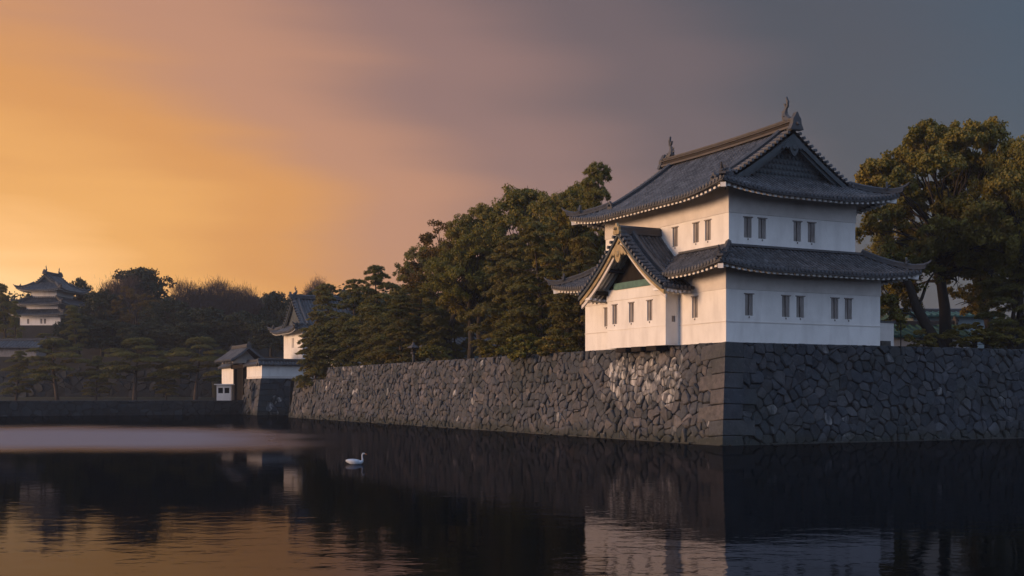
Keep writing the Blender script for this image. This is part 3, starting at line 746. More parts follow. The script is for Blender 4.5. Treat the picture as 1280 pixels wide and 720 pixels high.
    for vg, o_ in ((vg0-.22, -1), (vg1+.22, 1)):
        on = MB()
        onigawara(on, Vector((cu, vg, zr-.15)), Vector((0,o_,0)), .82*s_); 
        on.loft([[Vector((cu+x_, vg+y_, zr+z_)) for x_, y_ in ((-hw_,-.16),(hw_,-.16),(hw_,.16),(-hw_,.16))] for hw_, z_ in ((.5,-.1),(.34,.25),(.30,.55),(.16,.72),(.05,.95))])
        on.build('ridge_end_tile', M['ridge'], R_)
    for ch in R_.children: ch.location.z = -offz
    if finial:
        for vg, o_ in ((vg0+.55, -1), (vg1-.55, 1)):
            f = MB(); fish(f, Vector((cu, vg, zr+ridge_h-.02)), Vector((0,o_,0)), fish_s); f.build('fish_finial', M['ridge'], R_).location.z = -offz
    # bargeboards, pediment, pendant
    for vg, o_ in ((vg0, -1), (vg1, 1)):
        for (nm, mt, vo, z_a, z_b, th) in (('bargeboard', 'lead', .02, -.20, -.52, .14), ('bargeboard_moulding', 'lead' , .14, -.50, -.74, .10)):
            b = MB()
            for sgn in (-1, 1):
                pts = path(vg-o_*vo, dg*.92, a, sgn, 0)
                for i, p in enumerate(pts): p.z -= .10*(i/len(pts))
                pts[-1].x = cu
                b.sweep(pts, [(-th/2, z_b), (th/2, z_b), (th/2, z_a), (-th/2, z_a)], side=VY)
            b.build(nm, M[mt], parent, offz=offz)
        b = MB(); vp = vg-o_*inset*.92; d0 = dg+inset*.7; n = 14; topz = []
        for i in range(2*n+1):
            u = (u0+d0)+(u1-u0-2*d0)*i/(2*n); topz.append((u, h(roof.du(u))-.35))
        zb = h(d0)-.25
        b.loft([[Vector((u, vp, zb)) for u, z in topz], [Vector((u, vp, max(z, zb+.01))) for u, z in topz]], close=False)
        # relief pattern: rows of little scales in the triangle
        if detail:
            for row in range(5):
                z = h(d0)+.35+row*.34; half = (cu-(u0+d0))*(1-(row*.34+.9)/(zr-h(d0)))
                k = -half+.15
                while k < half-.15:
                    c = Vector((cu+k+(row % 2)*.14, vp+o_*.03, z)); b.loft([[c+Vector((math.cos(t_)*.13, 0, math.sin(t_)*.13)) for t_ in [j*math.pi/4 for j in range(8)]], [c+Vector((math.cos(t_)*.07, o_*.05, math.sin(t_)*.07)) for t_ in [j*math.pi/4 for j in range(8)]]]); k += .29
        b.build('pediment', M['lead'], parent, offz=offz)
        if detail:
            g = MB(); gegyo(g, Vector((cu, vg+o_*.03, zr-.62)), Vector((0,o_,0)), 1.0); g.build('gable_pendant', M['lead'], parent, offz=offz)
    return roof
def gegyo(mb, p, out_, s=1.0):
    lat = Vector((-out_.y, out_.x, 0))
    sh = [(-.22,.0),(-.55,-.22),(-.95,-.62),(-.80,-.70),(-.60,-.52),(-.50,-.66),(-.34,-.50),(-.30,-.72),(-.18,-.95),(0,-1.08),(.18,-.95),(.30,-.72),(.34,-.50),(.50,-.66),(.60,-.52),(.80,-.70),(.95,-.62),(.55,-.22),(.22,0)]
    f = [p+lat*a*s+Vector((0,0,b*s))+out_*.08 for a, b in sh]; b_ = [q-out_*.10 for q in f]; mb.loft([b_, f])
    n = 10; c = p+out_*.1+Vector((0,0,-.55*s))
    mb.loft([[c+lat*math.cos(2*math.pi*k/n)*.19*s+Vector((0,0,math.sin(2*math.pi*k/n)*.19*s)) for k in range(n)], [c+out_*.07+lat*math.cos(2*math.pi*k/n)*.12*s+Vector((0,0,math.sin(2*math.pi*k/n)*.12*s)) for k in range(n)]])
def hip_skirt(parent, rect, D, z_e, k1, k2, offz, sp=.3, r=.095, fine=True, lift=(.4, 4.5), clipf=None, oni=1.0):
    """pent roof round a storey; D = depth per side"""
    u0, u1, v0, v1 = rect; h = lambda d: z_e+k1*d+k2*d*d
    roof = Roof(rect, h, lift_fn(*lift))
    def dmax(side, lat): return min(D[side], roof.du(lat) if side in (0,2) else roof.dv(lat))
    mb = tile_roof(roof, (0,1,2,3), dmax, sp, r, fine, clipf=clipf)
    R_ = mb.build('roof', M['tile'], parent, offz=offz)
    rd = MB(); s_ = 1 if fine else 1.2
    for sgn in (-1, 1):
        for o_ in (-1, 1):
            cu_, cv_ = (u0 if sgn < 0 else u1), (v0 if o_ < 0 else v1); Dm = min(D[3 if sgn < 0 else 1], D[0 if o_ < 0 else 2])
            hp = [Vector((cu_-sgn*d, cv_-o_*d, h(d)+roof.lift(d, d)+.03)) for d in [Dm*i/8 for i in range(9)]]
            hp[0] += Vector((sgn*.10, o_*.10, .08)); rd.sweep(hp, ridge_profile(.32*s_, .34*s_)); od = Vector((sgn, o_, 0)).normalized()
            onigawara(rd, hp[2]+Vector((0,0,.18)), od, .55*s_*oni); onigawara(rd, hp[0], od, .40*s_*oni)
            rd.tube([hp[0]+Vector((0,0,.28)), hp[0]+od*.25+Vector((0,0,.40)), hp[0]+od*.40+Vector((0,0,.55))], [.09*s_,.07*s_,.045*s_], 6); rd.build('hip_ridge', M['ridge'], R_).location.z = -offz; rd = MB()
    # flashing ridge where the roof meets the wall
    for side in range(4):
        a, b = roof.lat_range(side); p0 = roof.pt(side, a+D[side], D[side]-.1); p1 = roof.pt(side, b-D[side], D[side]-.1)
        pts = [Vector(p0).lerp(Vector(p1), i/12) for i in range(13)]
        for q in pts: q.z = h(D[side])-.02
        run = []
        for q in pts+[None]:
            if q is None or (clipf and clipf(*q)):
                if len(run) > 1: rd.sweep(run, [(-.14,0),(-.14,.13),(.14,.16),(.14,0)], up=VZ, side=roof.inw(side)); rd.build('wall_ridge', M['ridge'], R_).location.z = -offz; rd = MB()
                run = []
            else: run.append(q)
    return roof
def corner_beams(mb, roof, D, drop):
    for cu_, su in ((roof.u0, 1), (roof.u1, -1)):
        for cv_, sv in ((roof.v0, 1), (roof.v1, -1)):
            pts = [Vector((cu_+su*d, cv_+sv*d, roof.h(d)+roof.lift(d, d)-drop)) for d in (.12, D*.5, D)]
            mb.sweep(pts, [(-.15,-.26),(.15,-.26),(.15,0),(-.15,0)])

# ================================================================== THE CORNER TOWER
T = empty('castle_tower', (O.x, O.y, ZT), ANG, 'white two-storey corner watchtower with grey tiled roofs on the stone wall corner', 'castle tower')
hw = .29
LW = {0: [(c, hw, 7.51, 8.76) for c in (1.66, 4.40, 5.50, 8.20, 9.30)], 3: [(3.03, hw, 7.51, 8.76), (13.15, hw, 7.51, 8.76)]}
storey(T, (0, 11.9, 0, 16), ZT-.02, 10.45, LW, ZT, band=[(9.02, 10.3, .045, 'plaster2'), (7.10, 7.16, .03, 'plaster2')])  # greyer band under the eaves: weathering plus eave shade painted in
UW = {0: [(c, hw, 12.20, 13.40) for c in (2.25, 3.32, 6.01, 7.12)], 3: [(c, hw, 12.20, 13.40) for c in (2.88, 4.09, 6.3)]}
storey(T, (.85, 10.65, .85, 14.65), 11.3, 15.25, UW, ZT, band=[(13.62, 15.1, .045, 'plaster2')])  # upper band likewise carries painted eave shade with its weathering
# dormer geometry
VC = 8.0; DH = 4.95; hd = lambda d: 9.28+.52*d+.050*d*d
def dorm_z(v): return hd(DH-abs(v-VC)) if abs(v-VC) < DH else -99
hl = lambda d: 10.12+.5*d+.035*d*d
def clip_main(u, v, z): return u < .86 and abs(v-VC) < DH-.02 and dorm_z(v) > z-.03
lower = hip_skirt(T, (-1.75, 13.65, -1.75, 17.75), {0:2.6, 1:3.0, 2:3.1, 3:2.6}, 10.12, .5, .035, ZT, clipf=clip_main)
rf = MB(); sf = MB()
skd = lambda p: p.x < .2 and abs(p.y-VC) < DH+.0 and dorm_z(p.y) > p.z
for sd_, a, b, dn in ((0, -1.6, 13.5, 1.75), (3, -1.6, 17.6, 1.75), (1, -1.6, 17.6, 1.75), (2, -1.6, 13.5, 1.75)):
    rafters(rf, lower, sd_, a+.1, b, dn, .20, sp=.42, w=.20, hgt=.20, skip=skd); soffit(sf, lower, sd_, dn+.05, .22, skip=skd, step=.7)
corner_beams(rf, lower, 1.75, .30)
rf.build('eaves_rafters', M['plaster'], T, offz=ZT); sf.build('eaves_boards', M['plaster2'], T, offz=ZT)
upper = irimoya_top(T, (-1.0, 12.55, -1.0, 16.5), 14.72, .50, .0205, 1.95, ZT, lift=(.55, 5.0), fish_s=.95)
rf = MB(); sf = MB()
for sd_, a, b in ((0, -.9, 12.4), (3, -.9, 16.4), (1, -.9, 16.4), (2, -.9, 12.4)):
    rafters(rf, upper, sd_, a+.1, b, 1.85, .20, sp=.42, w=.20, hgt=.20); soffit(sf, upper, sd_, 1.9, .22, step=.7)
corner_beams(rf, upper, 1.85, .30)
rf.build('eaves_rafters', M['plaster'], T, offz=ZT); sf.build('eaves_boards', M['plaster2'], T, offz=ZT)
# bay (stone-dropping projection)
bay = MB(); BU = -1.0; B0, B1 = 4.66, 11.42
holes = [(c-B0-hw, c-B0+hw, 7.50, 8.75) for c in (6.40, 8.49, 10.50)]
wall_face(bay, Vector((BU,B0,0)), VY, -VX, B1-B0, 5.92, 9.75, holes)
sh_ = [(.45, .72, 7.35, 7.72)]
wall_face(bay, Vector((BU,B0,0)), VX, -VY, 1.0, 5.92, 10.0, sh_)
wall_face(bay, Vector((BU,B1,0)), VX, VY, 1.0, 5.92, 10.0, [])
bay.poly([(BU,B0,5.92),(0,B0,5.92),(0,B1,5.92),(BU,B1,5.92)])
bay.build('bay_wall', M['plaster'], T, offz=ZT)
for h_ in holes: window(T, Vector((BU,B0,0)), VY, -VX, h_, ZT)
window(T, Vector((BU,B0,0)), VX, -VY, sh_[0], ZT, bars=1, simple=True)
b = MB(); b.box((BU-.045, B0-.045, 9.02), (BU-.001, B1+.045, 9.75)); b.box((BU, B0-.045, 9.02), (-.05, B0-.001, 9.9)); b.box((BU-.03, B0-.03, 7.10), (BU-.001, B1, 7.15)); b.build('plaster_course', M['plaster'], T, offz=ZT)
b = MB(); b.box((BU-.14, B0+1.0, 9.70), (BU+.1, B1-1.0, 10.12)); b.build('tie_beam', M['patina'], T, offz=ZT)
for k in range(3):
    b = MB(); v = 6.1+k*1.75; b.box((BU-.10, v-.55, 5.62), (-.1, v+.55, 5.92)); b.build('corbel', M['wood'], T, offz=ZT)
# pediment behind the bay gable
b = MB(); n = 20
pts = [(B0-1.4+(B1-B0+2.8)*i/n) for i in range(n+1)]
b.loft([[Vector((BU+.12, v, 9.6)) for v in pts], [Vector((BU+.12, v, max(9.61, dorm_z(v)-.2))) for v in pts]], close=False); b.build('pediment', M['wood'], T, offz=ZT)
# gable roof of the bay
class DR:      # slope of the dormer: lateral = u, d measured from the eave up to the ridge
    pass
dr = MB(); rng = random.Random(9); tf = lambda: min(1, max(0, rng.gauss(.5,.16)))
UV0 = -2.30
def dlift(u, d): return .16*max(0, 1-(u-UV0)/2.2)**2
def dpt(u, d, sgn): return Vector((u, VC+sgn*(DH-d), hd(d)+dlift(u, d)))
def main_z(u): return hl(u+1.75) if u > -1.75 else -99
for sgn in (-1, 1):
    nc = 11; cols = [UV0+(.9-UV0)*i/nc for i in range(nc+1)]
    def dstart(u):
        if u < .01: return 0.0
        d = 0.0
        while d < DH and hd(d) < main_z(u)-.12: d += .05
        return d
    for a_, b_ in zip(cols[:-1], cols[1:]):
        da, db = dstart(a_), dstart(b_)
        for k in range(12):
            q = [dpt(a_, da+(DH-da)*k/12, sgn), dpt(b_, db+(DH-db)*k/12, sgn), dpt(b_, db+(DH-db)*(k+1)/12, sgn), dpt(a_, da+(DH-da)*(k+1)/12, sgn)]
            dr.tint = tf()*.3; dr.poly(q)
            if k == 0 and da == 0: dr.tint=.35; dr.poly([q[0]-VZ*.15, q[1]-VZ*.15, q[1], q[0]])
        u = (a_+b_)/2; d0 = dstart(u); m_ = int((DH-d0)/.36)
        rib(dr, [dpt(u, d0+(DH-d0)*k/m_, sgn) for k in range(m_+1)], VX, .095, True, d0 == 0, tf)
    n = int(DH/.3)
    for i in range(n):                      # verge tiles
        dd = DH*(i+.5)/n; sl = math.atan(.52+.1*dd); lat = Vector((0, -sgn*math.cos(sl), math.sin(sl))); up_ = Vector((0, sgn*math.sin(sl), math.cos(sl)))
        p0 = dpt(UV0-.14, dd, sgn)+VZ*.07; ra = [p0+lat*math.cos(2*math.pi*k/7)*.105+up_*math.sin(2*math.pi*k/7)*.105 for k in range(7)]
        dr.tint = .65; dr.loft([[q+VX*.62 for q in ra], ra])
DRo = dr.build('roof', M['tile'], T, offz=ZT)
rd = MB()
for sgn in (-1, 1):
    rd.sweep([dpt(UV0+.42, .15+(DH-.25)*i/12, sgn)+VZ*.02 for i in range(13)], ridge_profile(.18,.17), side=VX)
    rd.build('verge_ridge', M['ridge'], DRo).location.z = -ZT; rd = MB()
    p = [dpt(UV0+1.05, .75+(DH-.85)*i/12, sgn)+VZ*.02 for i in range(13)]
    rd.sweep(p, ridge_profile(.32,.34), side=VX); onigawara(rd, p[0]-VZ*.05, Vector((0,sgn,0)), .6)
    rd.tube([p[0]+VZ*.3, p[0]+VZ*.42+VY*sgn*.3, p[0]+VZ*.58+VY*sgn*.45], [.08,.06,.04], 6); rd.build('descending_ridge', M['ridge'], DRo).location.z = -ZT; rd = MB()
zrd = hd(DH)
rd.sweep([Vector((UV0+.0+(3.15)*i/6, VC, zrd-.05)) for i in range(7)], ridge_profile(.40, .52), side=VY)
rd.build('main_ridge', M['ridge'], DRo).location.z = -ZT
on = MB(); onigawara(on, Vector((UV0-.1, VC, zrd-.1)), Vector((-1,0,0)), .75); on.build('ridge_end_tile', M['gold'], DRo).location.z = -ZT
for (nm, mt, uo, za, zb, th) in (('bargeboard', 'lead', .02, -.10, -.30, .18), ('bargeboard', 'gold', .14, -.30, -.56, .14), ('bargeboard_moulding', 'plaster2', .26, -.54, -.80, .12)):
    b = MB()
    for sgn in (-1, 1):
        pts = [dpt(UV0+uo, .02+(DH-.02)*i/14, sgn) for i in range(15)]
        for i, p in enumerate(pts): p.z -= .06*(i/14)
        b.sweep(pts, [(-th/2, zb), (th/2, zb), (th/2, za), (-th/2, za)], side=VX)
    b.build(nm, M[mt], T, offz=ZT)
b = MB(); gegyo(b, Vector((UV0+.02, VC, zrd-.75)), Vector((-1,0,0)), 1.05); b.build('gable_pendant', M['gold'], T, offz=ZT)
b = MB(); sf = MB()                            # plastered rafters under the overhang, running down the slope
for k in range(4):
    u = UV0+.42+k*.30
    for sgn in (-1, 1):
        b.sweep([dpt(u, .1+(DH-.15)*i/10, sgn)-VZ*.2 for i in range(11)], [(-.075,-.2),(.075,-.2),(.075,-.02),(-.075,-.02)], side=VX)
for sgn in (-1, 1):
    n = 10
    sf.loft([[dpt(UV0+.1, .05+(DH-.05)*i/n, sgn)-VZ*.2 for i in range(n+1)], [dpt(.0 if False else BU+.1, .05+(DH-.05)*i/n, sgn)-VZ*.2 for i in range(n+1)]], close=False)
    # little scalloped eave under the lowest tiles towards the wall
    for k in range(7):
        u = UV0+.2+k*.36; q = dpt(u, .12, sgn)-VZ*.18; b.box((u-.08, min(q.y, q.y-sgn*1.1), q.z-.15), (u+.08, max(q.y, q.y-sgn*1.1), q.z))
b.build('eaves_rafters', M['plaster'], T, offz=ZT); sf.build('eaves_boards', M['plaster2'], T, offz=ZT)
for k in range(2):                             # purlin ends under the gable
    for sgn in (-1, 1):
        v = VC+sgn*(1.7+k*1.7); b = MB(); z = dorm_z(v)-.5; b.box((UV0+.4, v-.14, z-.28), (BU+.1, v+.14, z)); b.build('purlin', M['wood'], T, offz=ZT)

# ================================================================== trees
def leaf_cloud(C, RAD, n, size, rng, elong=1.0, up=.4, tint=None, shell=.55):
    """n leaves round each centre; returns quads"""
    k = len(C); C = np.repeat(C, n, 0); Rr = np.repeat(RAD, n, 0); t = np.repeat(tint, n)
    d = rng.normal(size=(k*n, 3)); d /= np.linalg.norm(d, axis=1)[:, None]
    rr = shell+(1-shell)*rng.random((k*n, 1)); rr *= np.where(rng.random((k*n,1)) < .15, rng.random((k*n,1)), 1)
    p = C+d*Rr*rr
    nrm = d*.8+rng.normal(size=d.shape)*.55; nrm[:, 2] += up; nrm /= np.linalg.norm(nrm, axis=1)[:, None]
    a = np.cross(nrm, rng.normal(size=d.shape)); a /= np.linalg.norm(a, axis=1)[:, None]; b = np.cross(nrm, a)
    s = size*(.7+.6*rng.random((k*n, 1))); a *= s*.5*elong; b *= s*.5/elong**.3*(1 if elong <= 1.5 else .35)
    Vv = np.stack([p-a, p+b*.9, p+a, p-b*.9], 1).reshape(-1, 3)
    T_ = np.repeat(np.clip(t+rng.normal(size=k*n)*.14, 0, 1), 4)
    return Vv, T_
def finish_leaves(name, parts, matl):
    Vv = np.concatenate([p[0] for p in parts]); T_ = np.concatenate([p[1] for p in parts])
    return npmesh(name, Vv, np.arange(len(Vv)).reshape(-1, 4), T_, matl)
def limb(mb, a, b, r0, r1, rng, sag=.12, n=5):
    a, b = Vector(a), Vector(b); L_ = (b-a).length; pts = []; off_ = Vector((rng.normal()*.07, rng.normal()*.07, sag))*L_
    for i in range(n+1):
        t = i/n; pts.append(a.lerp(b, t)+off_*math.sin(math.pi*t)+Vector((rng.normal(), rng.normal(), 0))*.02*L_*(1 if 0 < i < n else 0))
    mb.tube(pts, [r0+(r1-r0)*i/n for i in range(n+1)], 6)
def broad_proto(seed, Hh, W, lobes=16, trunkfrac=.32, leaf=.145, dens=85, matl='leaf', lobe_r=1.0, openness=0.0, clumps=22, barkmat='trunk', lean=0.0, crown_lo=None):
    rng = np.random.default_rng(seed); tr = MB()
    top = Vector((lean*Hh, 0, Hh*.80)); pts = [Vector((0,0,-.3)), Vector((rng.normal()*.15, rng.normal()*.15, Hh*.2)), Vector((lean*Hh*.5+rng.normal()*.3, rng.normal()*.3, Hh*.45)), top]
    r0 = .022*Hh+.05
    tr.tube(pts, [r0*1.25, r0*.95, r0*.7, r0*.2], 9)
    zc = Hh*(.5+trunkfrac*.5); rz = Hh-zc; C = []; RAD = []; tn = []
    ga = 2.39996
    for i in range(lobes):
        f = (i+.5)/lobes; zz = 1-1.75*f; zz = max(zz, -.95); ang = i*ga+rng.normal()*.35; q = math.sqrt(max(0, 1-zz*zz))
        rr = rng.uniform(.60, .82) if i % 3 or lobes < 20 else rng.uniform(.15, .5)
        c = np.array([math.cos(ang)*q*W/2*rr+lean*Hh, math.sin(ang)*q*W/2*rr, zc+zz*rz*rng.uniform(.68,.86)])
        lr = lobe_r*W*.155*rng.uniform(.8, 1.3)
        s_ = pts[1].lerp(pts[3], min(1, max(0.05, .2+.6*(c[2]/Hh-.35)))) if True else pts[2]
        cv = Vector(c); limb(tr, s_, cv-Vector((0,0,lr*.4)), r0*.34, r0*.06, rng, .10)
        for _ in range(2): limb(tr, s_.lerp(cv, .55), cv+Vector(rng.normal(size=3))*lr*.38, r0*.16, r0*.05, rng, .05, 3)
        lt = np.clip(rng.normal(.5, .14), .15, .9)
        for j in range(clumps):
            d = rng.normal(size=3); d /= np.linalg.norm(d); 
            if d[2] < -.35: d[2] *= -.6
            C.append(c+d*np.array([lr, lr, lr*.72])*rng.uniform(.55, 1.0)); rc = lr*rng.uniform(.20, .36); RAD.append([rc, rc, rc*.75]); tn.append(np.clip(lt+rng.normal()*.1, 0, 1))
    C = np.array(C); RAD = np.array(RAD); tn = np.array(tn)
    keep = rng.random(len(C)) > openness; C, RAD, tn = C[keep], RAD[keep], tn[keep]
    parts = [leaf_cloud(C, RAD, dens, leaf, rng, 1.0, .35, tn)]
    return tr, finish_leaves('crown', parts, M[matl]), M[barkmat]
def pine_proto(seed, Hh, W, pads=20, leaf=.17, dens=46, lean=.06, matl='pine', lo=.22, flat=.24, top_r=.5, pads_r=1.0):
    rng = np.random.default_rng(seed); tr = MB()
    n = 8; ph = rng.uniform(0, 6); pts = []
    for i in range(n+1):
        t = i/n; pts.append(Vector((lean*Hh*t+math.sin(ph+t*4)*.025*Hh*t, math.cos(ph+t*3)*.02*Hh*t, -.3+(Hh*.96+.3)*t)))
    r0 = .016*Hh+.07; tr.tube(pts, [r0*(1.2-1.05*i/n) for i in range(n+1)], 8)
    C = []; RAD = []; tn = []
    for i in range(pads):
        f = i/(pads-1); z = Hh*(lo+(1-lo)*f); ang = i*2.39996+rng.normal()*.4
        env = math.sin(math.pi*min(1, .28+.62*f))**.8*(1-f*(1-top_r)); reach = W/2*env*rng.uniform(.35, .80)
        if f > .93: reach *= .2
        t = z/Hh; k = min(n-1, int(t*n)); base = pts[k].lerp(pts[k+1], t*n-k)
        c = np.array([base.x+math.cos(ang)*reach, base.y+math.sin(ang)*reach, z*.985])
        pr = W*.17*pads_r*rng.uniform(.75, 1.25)*(.8+.2*env)
        limb(tr, base-Vector((0,0,.06*Hh*(1-f))), Vector(c)-Vector((0,0,.1)), r0*.34*(1-.6*f), r0*.08, rng, .03)
        lt = np.clip(rng.normal(.5,.12), .2, .85); m_ = int(40*pr*pr/1.4)+10
        for j in range(m_):
            a_ = rng.uniform(0, 2*math.pi); q = math.sqrt(rng.random())
            C.append(c+np.array([math.cos(a_)*q*pr, math.sin(a_)*q*pr, (1-q*q)*pr*flat*1.5+rng.normal()*.06])); rc = rng.uniform(.17,.29)*(Hh/11)**.5; RAD.append([rc, rc, rc*.6]); tn.append(np.clip(lt+rng.normal()*.12, 0, 1))
    parts = [leaf_cloud(np.array(C), np.array(RAD), dens, leaf, rng, 1.9, .9, np.array(tn), .35)]
    return tr, finish_leaves('crown', parts, M[matl]), M['pinebark']
def bare_proto(seed, Hh, W):
    rng = np.random.default_rng(seed); tr = MB(); tw = []
    tr.tube([Vector((0,0,-.3)), Vector((.1,0,Hh*.3)), Vector((0,.1,Hh*.62))], [.3,.22,.1], 7)
    C = []; D = []; cz = Hh*.60
    for i in range(70):
        zz = 1-1.35*(i+.5)/70; q = math.sqrt(max(0, 1-zz*zz)); a_ = i*2.39996; rr = rng.uniform(.55,.92)
        e = Vector((math.cos(a_)*q*W/2*rr, math.sin(a_)*q*W/2*rr, cz+zz*(Hh-cz)*rr)); s_ = Vector((0,0,Hh*rng.uniform(.3,.6)))
        if i % 3 == 0: limb(tr, s_, e, .09, .03, rng, .06, 4)
        C.append(list(e)); D.append([e.x, e.y, (e.z-Hh*.35)])
    C = np.array(C); D = np.array(D); D /= np.linalg.norm(D, axis=1)[:,None]
    n = 230; k = len(C); p = np.repeat(C, n, 0)+rng.normal(size=(k*n,3))*W*.06; d = np.repeat(D, n, 0)+rng.normal(size=(k*n,3))*.45; d[:,2] += .25; d /= np.linalg.norm(d,axis=1)[:,None]
    a = d*rng.uniform(.25,.8,(k*n,1)); b = np.cross(d, rng.normal(size=(k*n,3))); b /= np.linalg.norm(b,axis=1)[:,None]; b *= .022
    Vv = np.stack([p-b, p+b, p+a+b*.4, p+a-b*.4], 1).reshape(-1,3)
    return tr, finish_leaves('crown', [(Vv, np.repeat(np.clip(rng.normal(.5,.2,k*n),0,1), 4))], M['twig']), M['twig']
PROTO = {}
def reg(key, Hh, W, tup):
    tr, crown, bm = tup
    t = tr.build('trunk', bm, smooth=True); me = t.data; bpy.data.objects.remove(t)
    PROTO[key] = (Hh, W, me, crown)
reg('b1', 12, 9, broad_proto(1, 12, 9, 26, trunkfrac=.12, lobe_r=1.02)); reg('b2', 12, 8, broad_proto(2, 12, 8, 24, trunkfrac=.08, lobe_r=1.05)); reg('b3', 12, 10, broad_proto(3, 12, 10, 30, trunkfrac=.10, openness=.05, lobe_r=.95))
reg('b4', 12, 9, broad_proto(41, 12, 9, 24, trunkfrac=.36, lobe_r=1.0))
reg('y1', 12, 8, broad_proto(14, 12, 8, 13, trunkfrac=.35, matl='yellowleaf', openness=.25, clumps=13))
reg('k1', 12, 9, broad_proto(5, 12, 9, 30, trunkfrac=.10, leaf=.24, dens=34, matl='darkleaf', lobe_r=1.1)); reg('k2', 12, 11, broad_proto(6, 12, 11, 30, trunkfrac=.08, leaf=.26, dens=34, matl='darkleaf', lobe_r=1.0))
reg('p1', 11, 7.5, pine_proto(7, 11, 7.5, 22)); reg('p2', 11, 8.5, pine_proto(8, 11, 8.5, 24, lean=-.08, lo=.15)); reg('p3', 11, 6, pine_proto(9, 11, 6, 20, lean=.03, lo=.12))
reg('p5', 7, 7, pine_proto(31, 7, 7, 26, lean=.05, lo=.04, top_r=.6, pads_r=1.15)); reg('p6', 7, 7.5, pine_proto(32, 7, 7.5, 28, lean=-.06, lo=.02, top_r=.7, pads_r=1.2))
reg('p4', 9, 9, pine_proto(10, 9, 9, 16, lean=.1, lo=.35, flat=.18, top_r=.75))      # spreading, layered
reg('bare', 12, 10, bare_proto(12, 12, 10)); reg('bare2', 12, 9, bare_proto(13, 12, 9))
reg('s1', 2.2, 3.0, broad_proto(15, 2.2, 3.0, 12, trunkfrac=.05, leaf=.14, dens=60, clumps=11)); 
reg('big', 16, 15, broad_proto(21, 16, 15, 62, trunkfrac=.14, leaf=.19, dens=85, lobe_r=.62, openness=.05, clumps=24, lean=0))
def tree(name, key, pos, Hh, W, label, cat='tree', group=None, rz=None, tilt=None):
    H0, W0, tm, cm = PROTO[key]
    e = empty(name, pos, rz if rz is not None else (hash_(pos)*6.28), label, cat, group)
    e.scale = (W/W0, W/W0, Hh/H0)
    if tilt: e.rotation_euler[0] = tilt[0]; e.rotation_euler[1] = tilt[1]
    for nm, me in (('trunk', tm), ('crown', cm)):
        o = bpy.data.objects.new(nm, me); col.objects.link(o); o.parent = e
    return e
def hash_(p): return (math.sin(p[0]*12.9898+p[1]*78.233)*43758.5453) % 1.0
def wall_tree(name, key, px, u, top, wpx, label, base=ZT-.15, cat='tree', group=None, rz=None, tilt=None):
    v = v_at(px, u); p = uv(u, v, base); Hh = z_at(top, p.y)-base; W = wpx*p.y/FPX
    return tree(name, key, tuple(p), Hh, W, label, cat, group, rz, tilt)
def far_tree(name, key, px, Y, top, wpx, label, base, cat='tree', group=None, rz=None):
    x_, y_ = xy_at(px, Y); return tree(name, key, (x_, y_, base), z_at(top, Y)-base, wpx*Y/FPX, label, cat, group, rz)
GL = 'low pines along the wall top'
GW = 'evergreens crowding behind the long stone wall'
wt = [
 ('pine_tree','p1', 757, 9, 210, 100, 'tall pine whose ragged top rises just left of the tower\'s upper roof'),
 ('evergreen_tree','b2', 712, 8, 232, 120, 'broad evergreen directly left of the tower, second highest crown of the row'),
 ('evergreen_tree','b1', 655, 12, 229, 150, 'tallest rounded evergreen in the row behind the long stone wall'),
 ('evergreen_tree','b3', 605, 9, 245, 130, 'large evergreen left of the tallest crown, golden on its left side'),
 ('evergreen_tree','y1', 560, 7, 272, 125, 'brownish tree with open crown letting sky through, on the left shoulder of the tree row'),
 ('evergreen_tree','b2', 535, 16, 296, 100, 'evergreen at the lower left edge of the golden tree row'),
 ('evergreen_tree','b4', 588, 7, 296, 118, 'evergreen with a thick dark forked trunk standing bare in the gap above the wall'),
 ('evergreen_tree','b1', 718, 14, 226, 110, 'evergreen crown rising between the tallest evergreen and the ragged pine'),
 ('pine_tree','p1', 678, 3.6, 285, 120, 'layered pine close behind the wall, in front of the tallest evergreens'),
 ('pine_tree','p2', 636, 4.0, 300, 120, 'bushy pine in the middle of the row, its low pads touching the wall top'),
 ('pine_tree','p3', 728, 4.0, 300, 90, 'dark pine standing against the left end of the tower'),
 ('pine_tree','p1', 520, 5, 345, 95, 'dark blue-green pine left of the open brownish tree'),
 ('pine_tree','p2', 478, 6, 336, 90, 'pine with a small pointed top at the left dip of the tree line'),
 ('pine_tree','p3', 447, 8, 352, 85, 'slender dark pine above the left third of the stone wall'),
 ('pine_tree','p1', 415, 8, 358, 75, 'pine beside the small white turret'),
 ('pine_tree','p2', 500, 3.0, 372, 80, 'shorter pine leaning over the wall left of the stone lantern'),
 ('pine_tree','p3', 462, 3.2, 385, 70, 'short rounded pine near the wall edge'),
 ('pine_tree','p2', 428, 3.0, 395, 66, 'low spreading pine above the pale stones of the wall'),
 ('pine_tree','p1', 398, 1.5, 392, 66, 'pine hanging over the far end of the long wall'),
 ('evergreen_tree','b1', 745, 16, 260, 110, 'shadowy evergreen behind the tower\'s left end'),
]
for nm, k, px, u, top, wp, lb in wt: wall_tree(nm, k, px, u, top, wp, lb, group=GW)
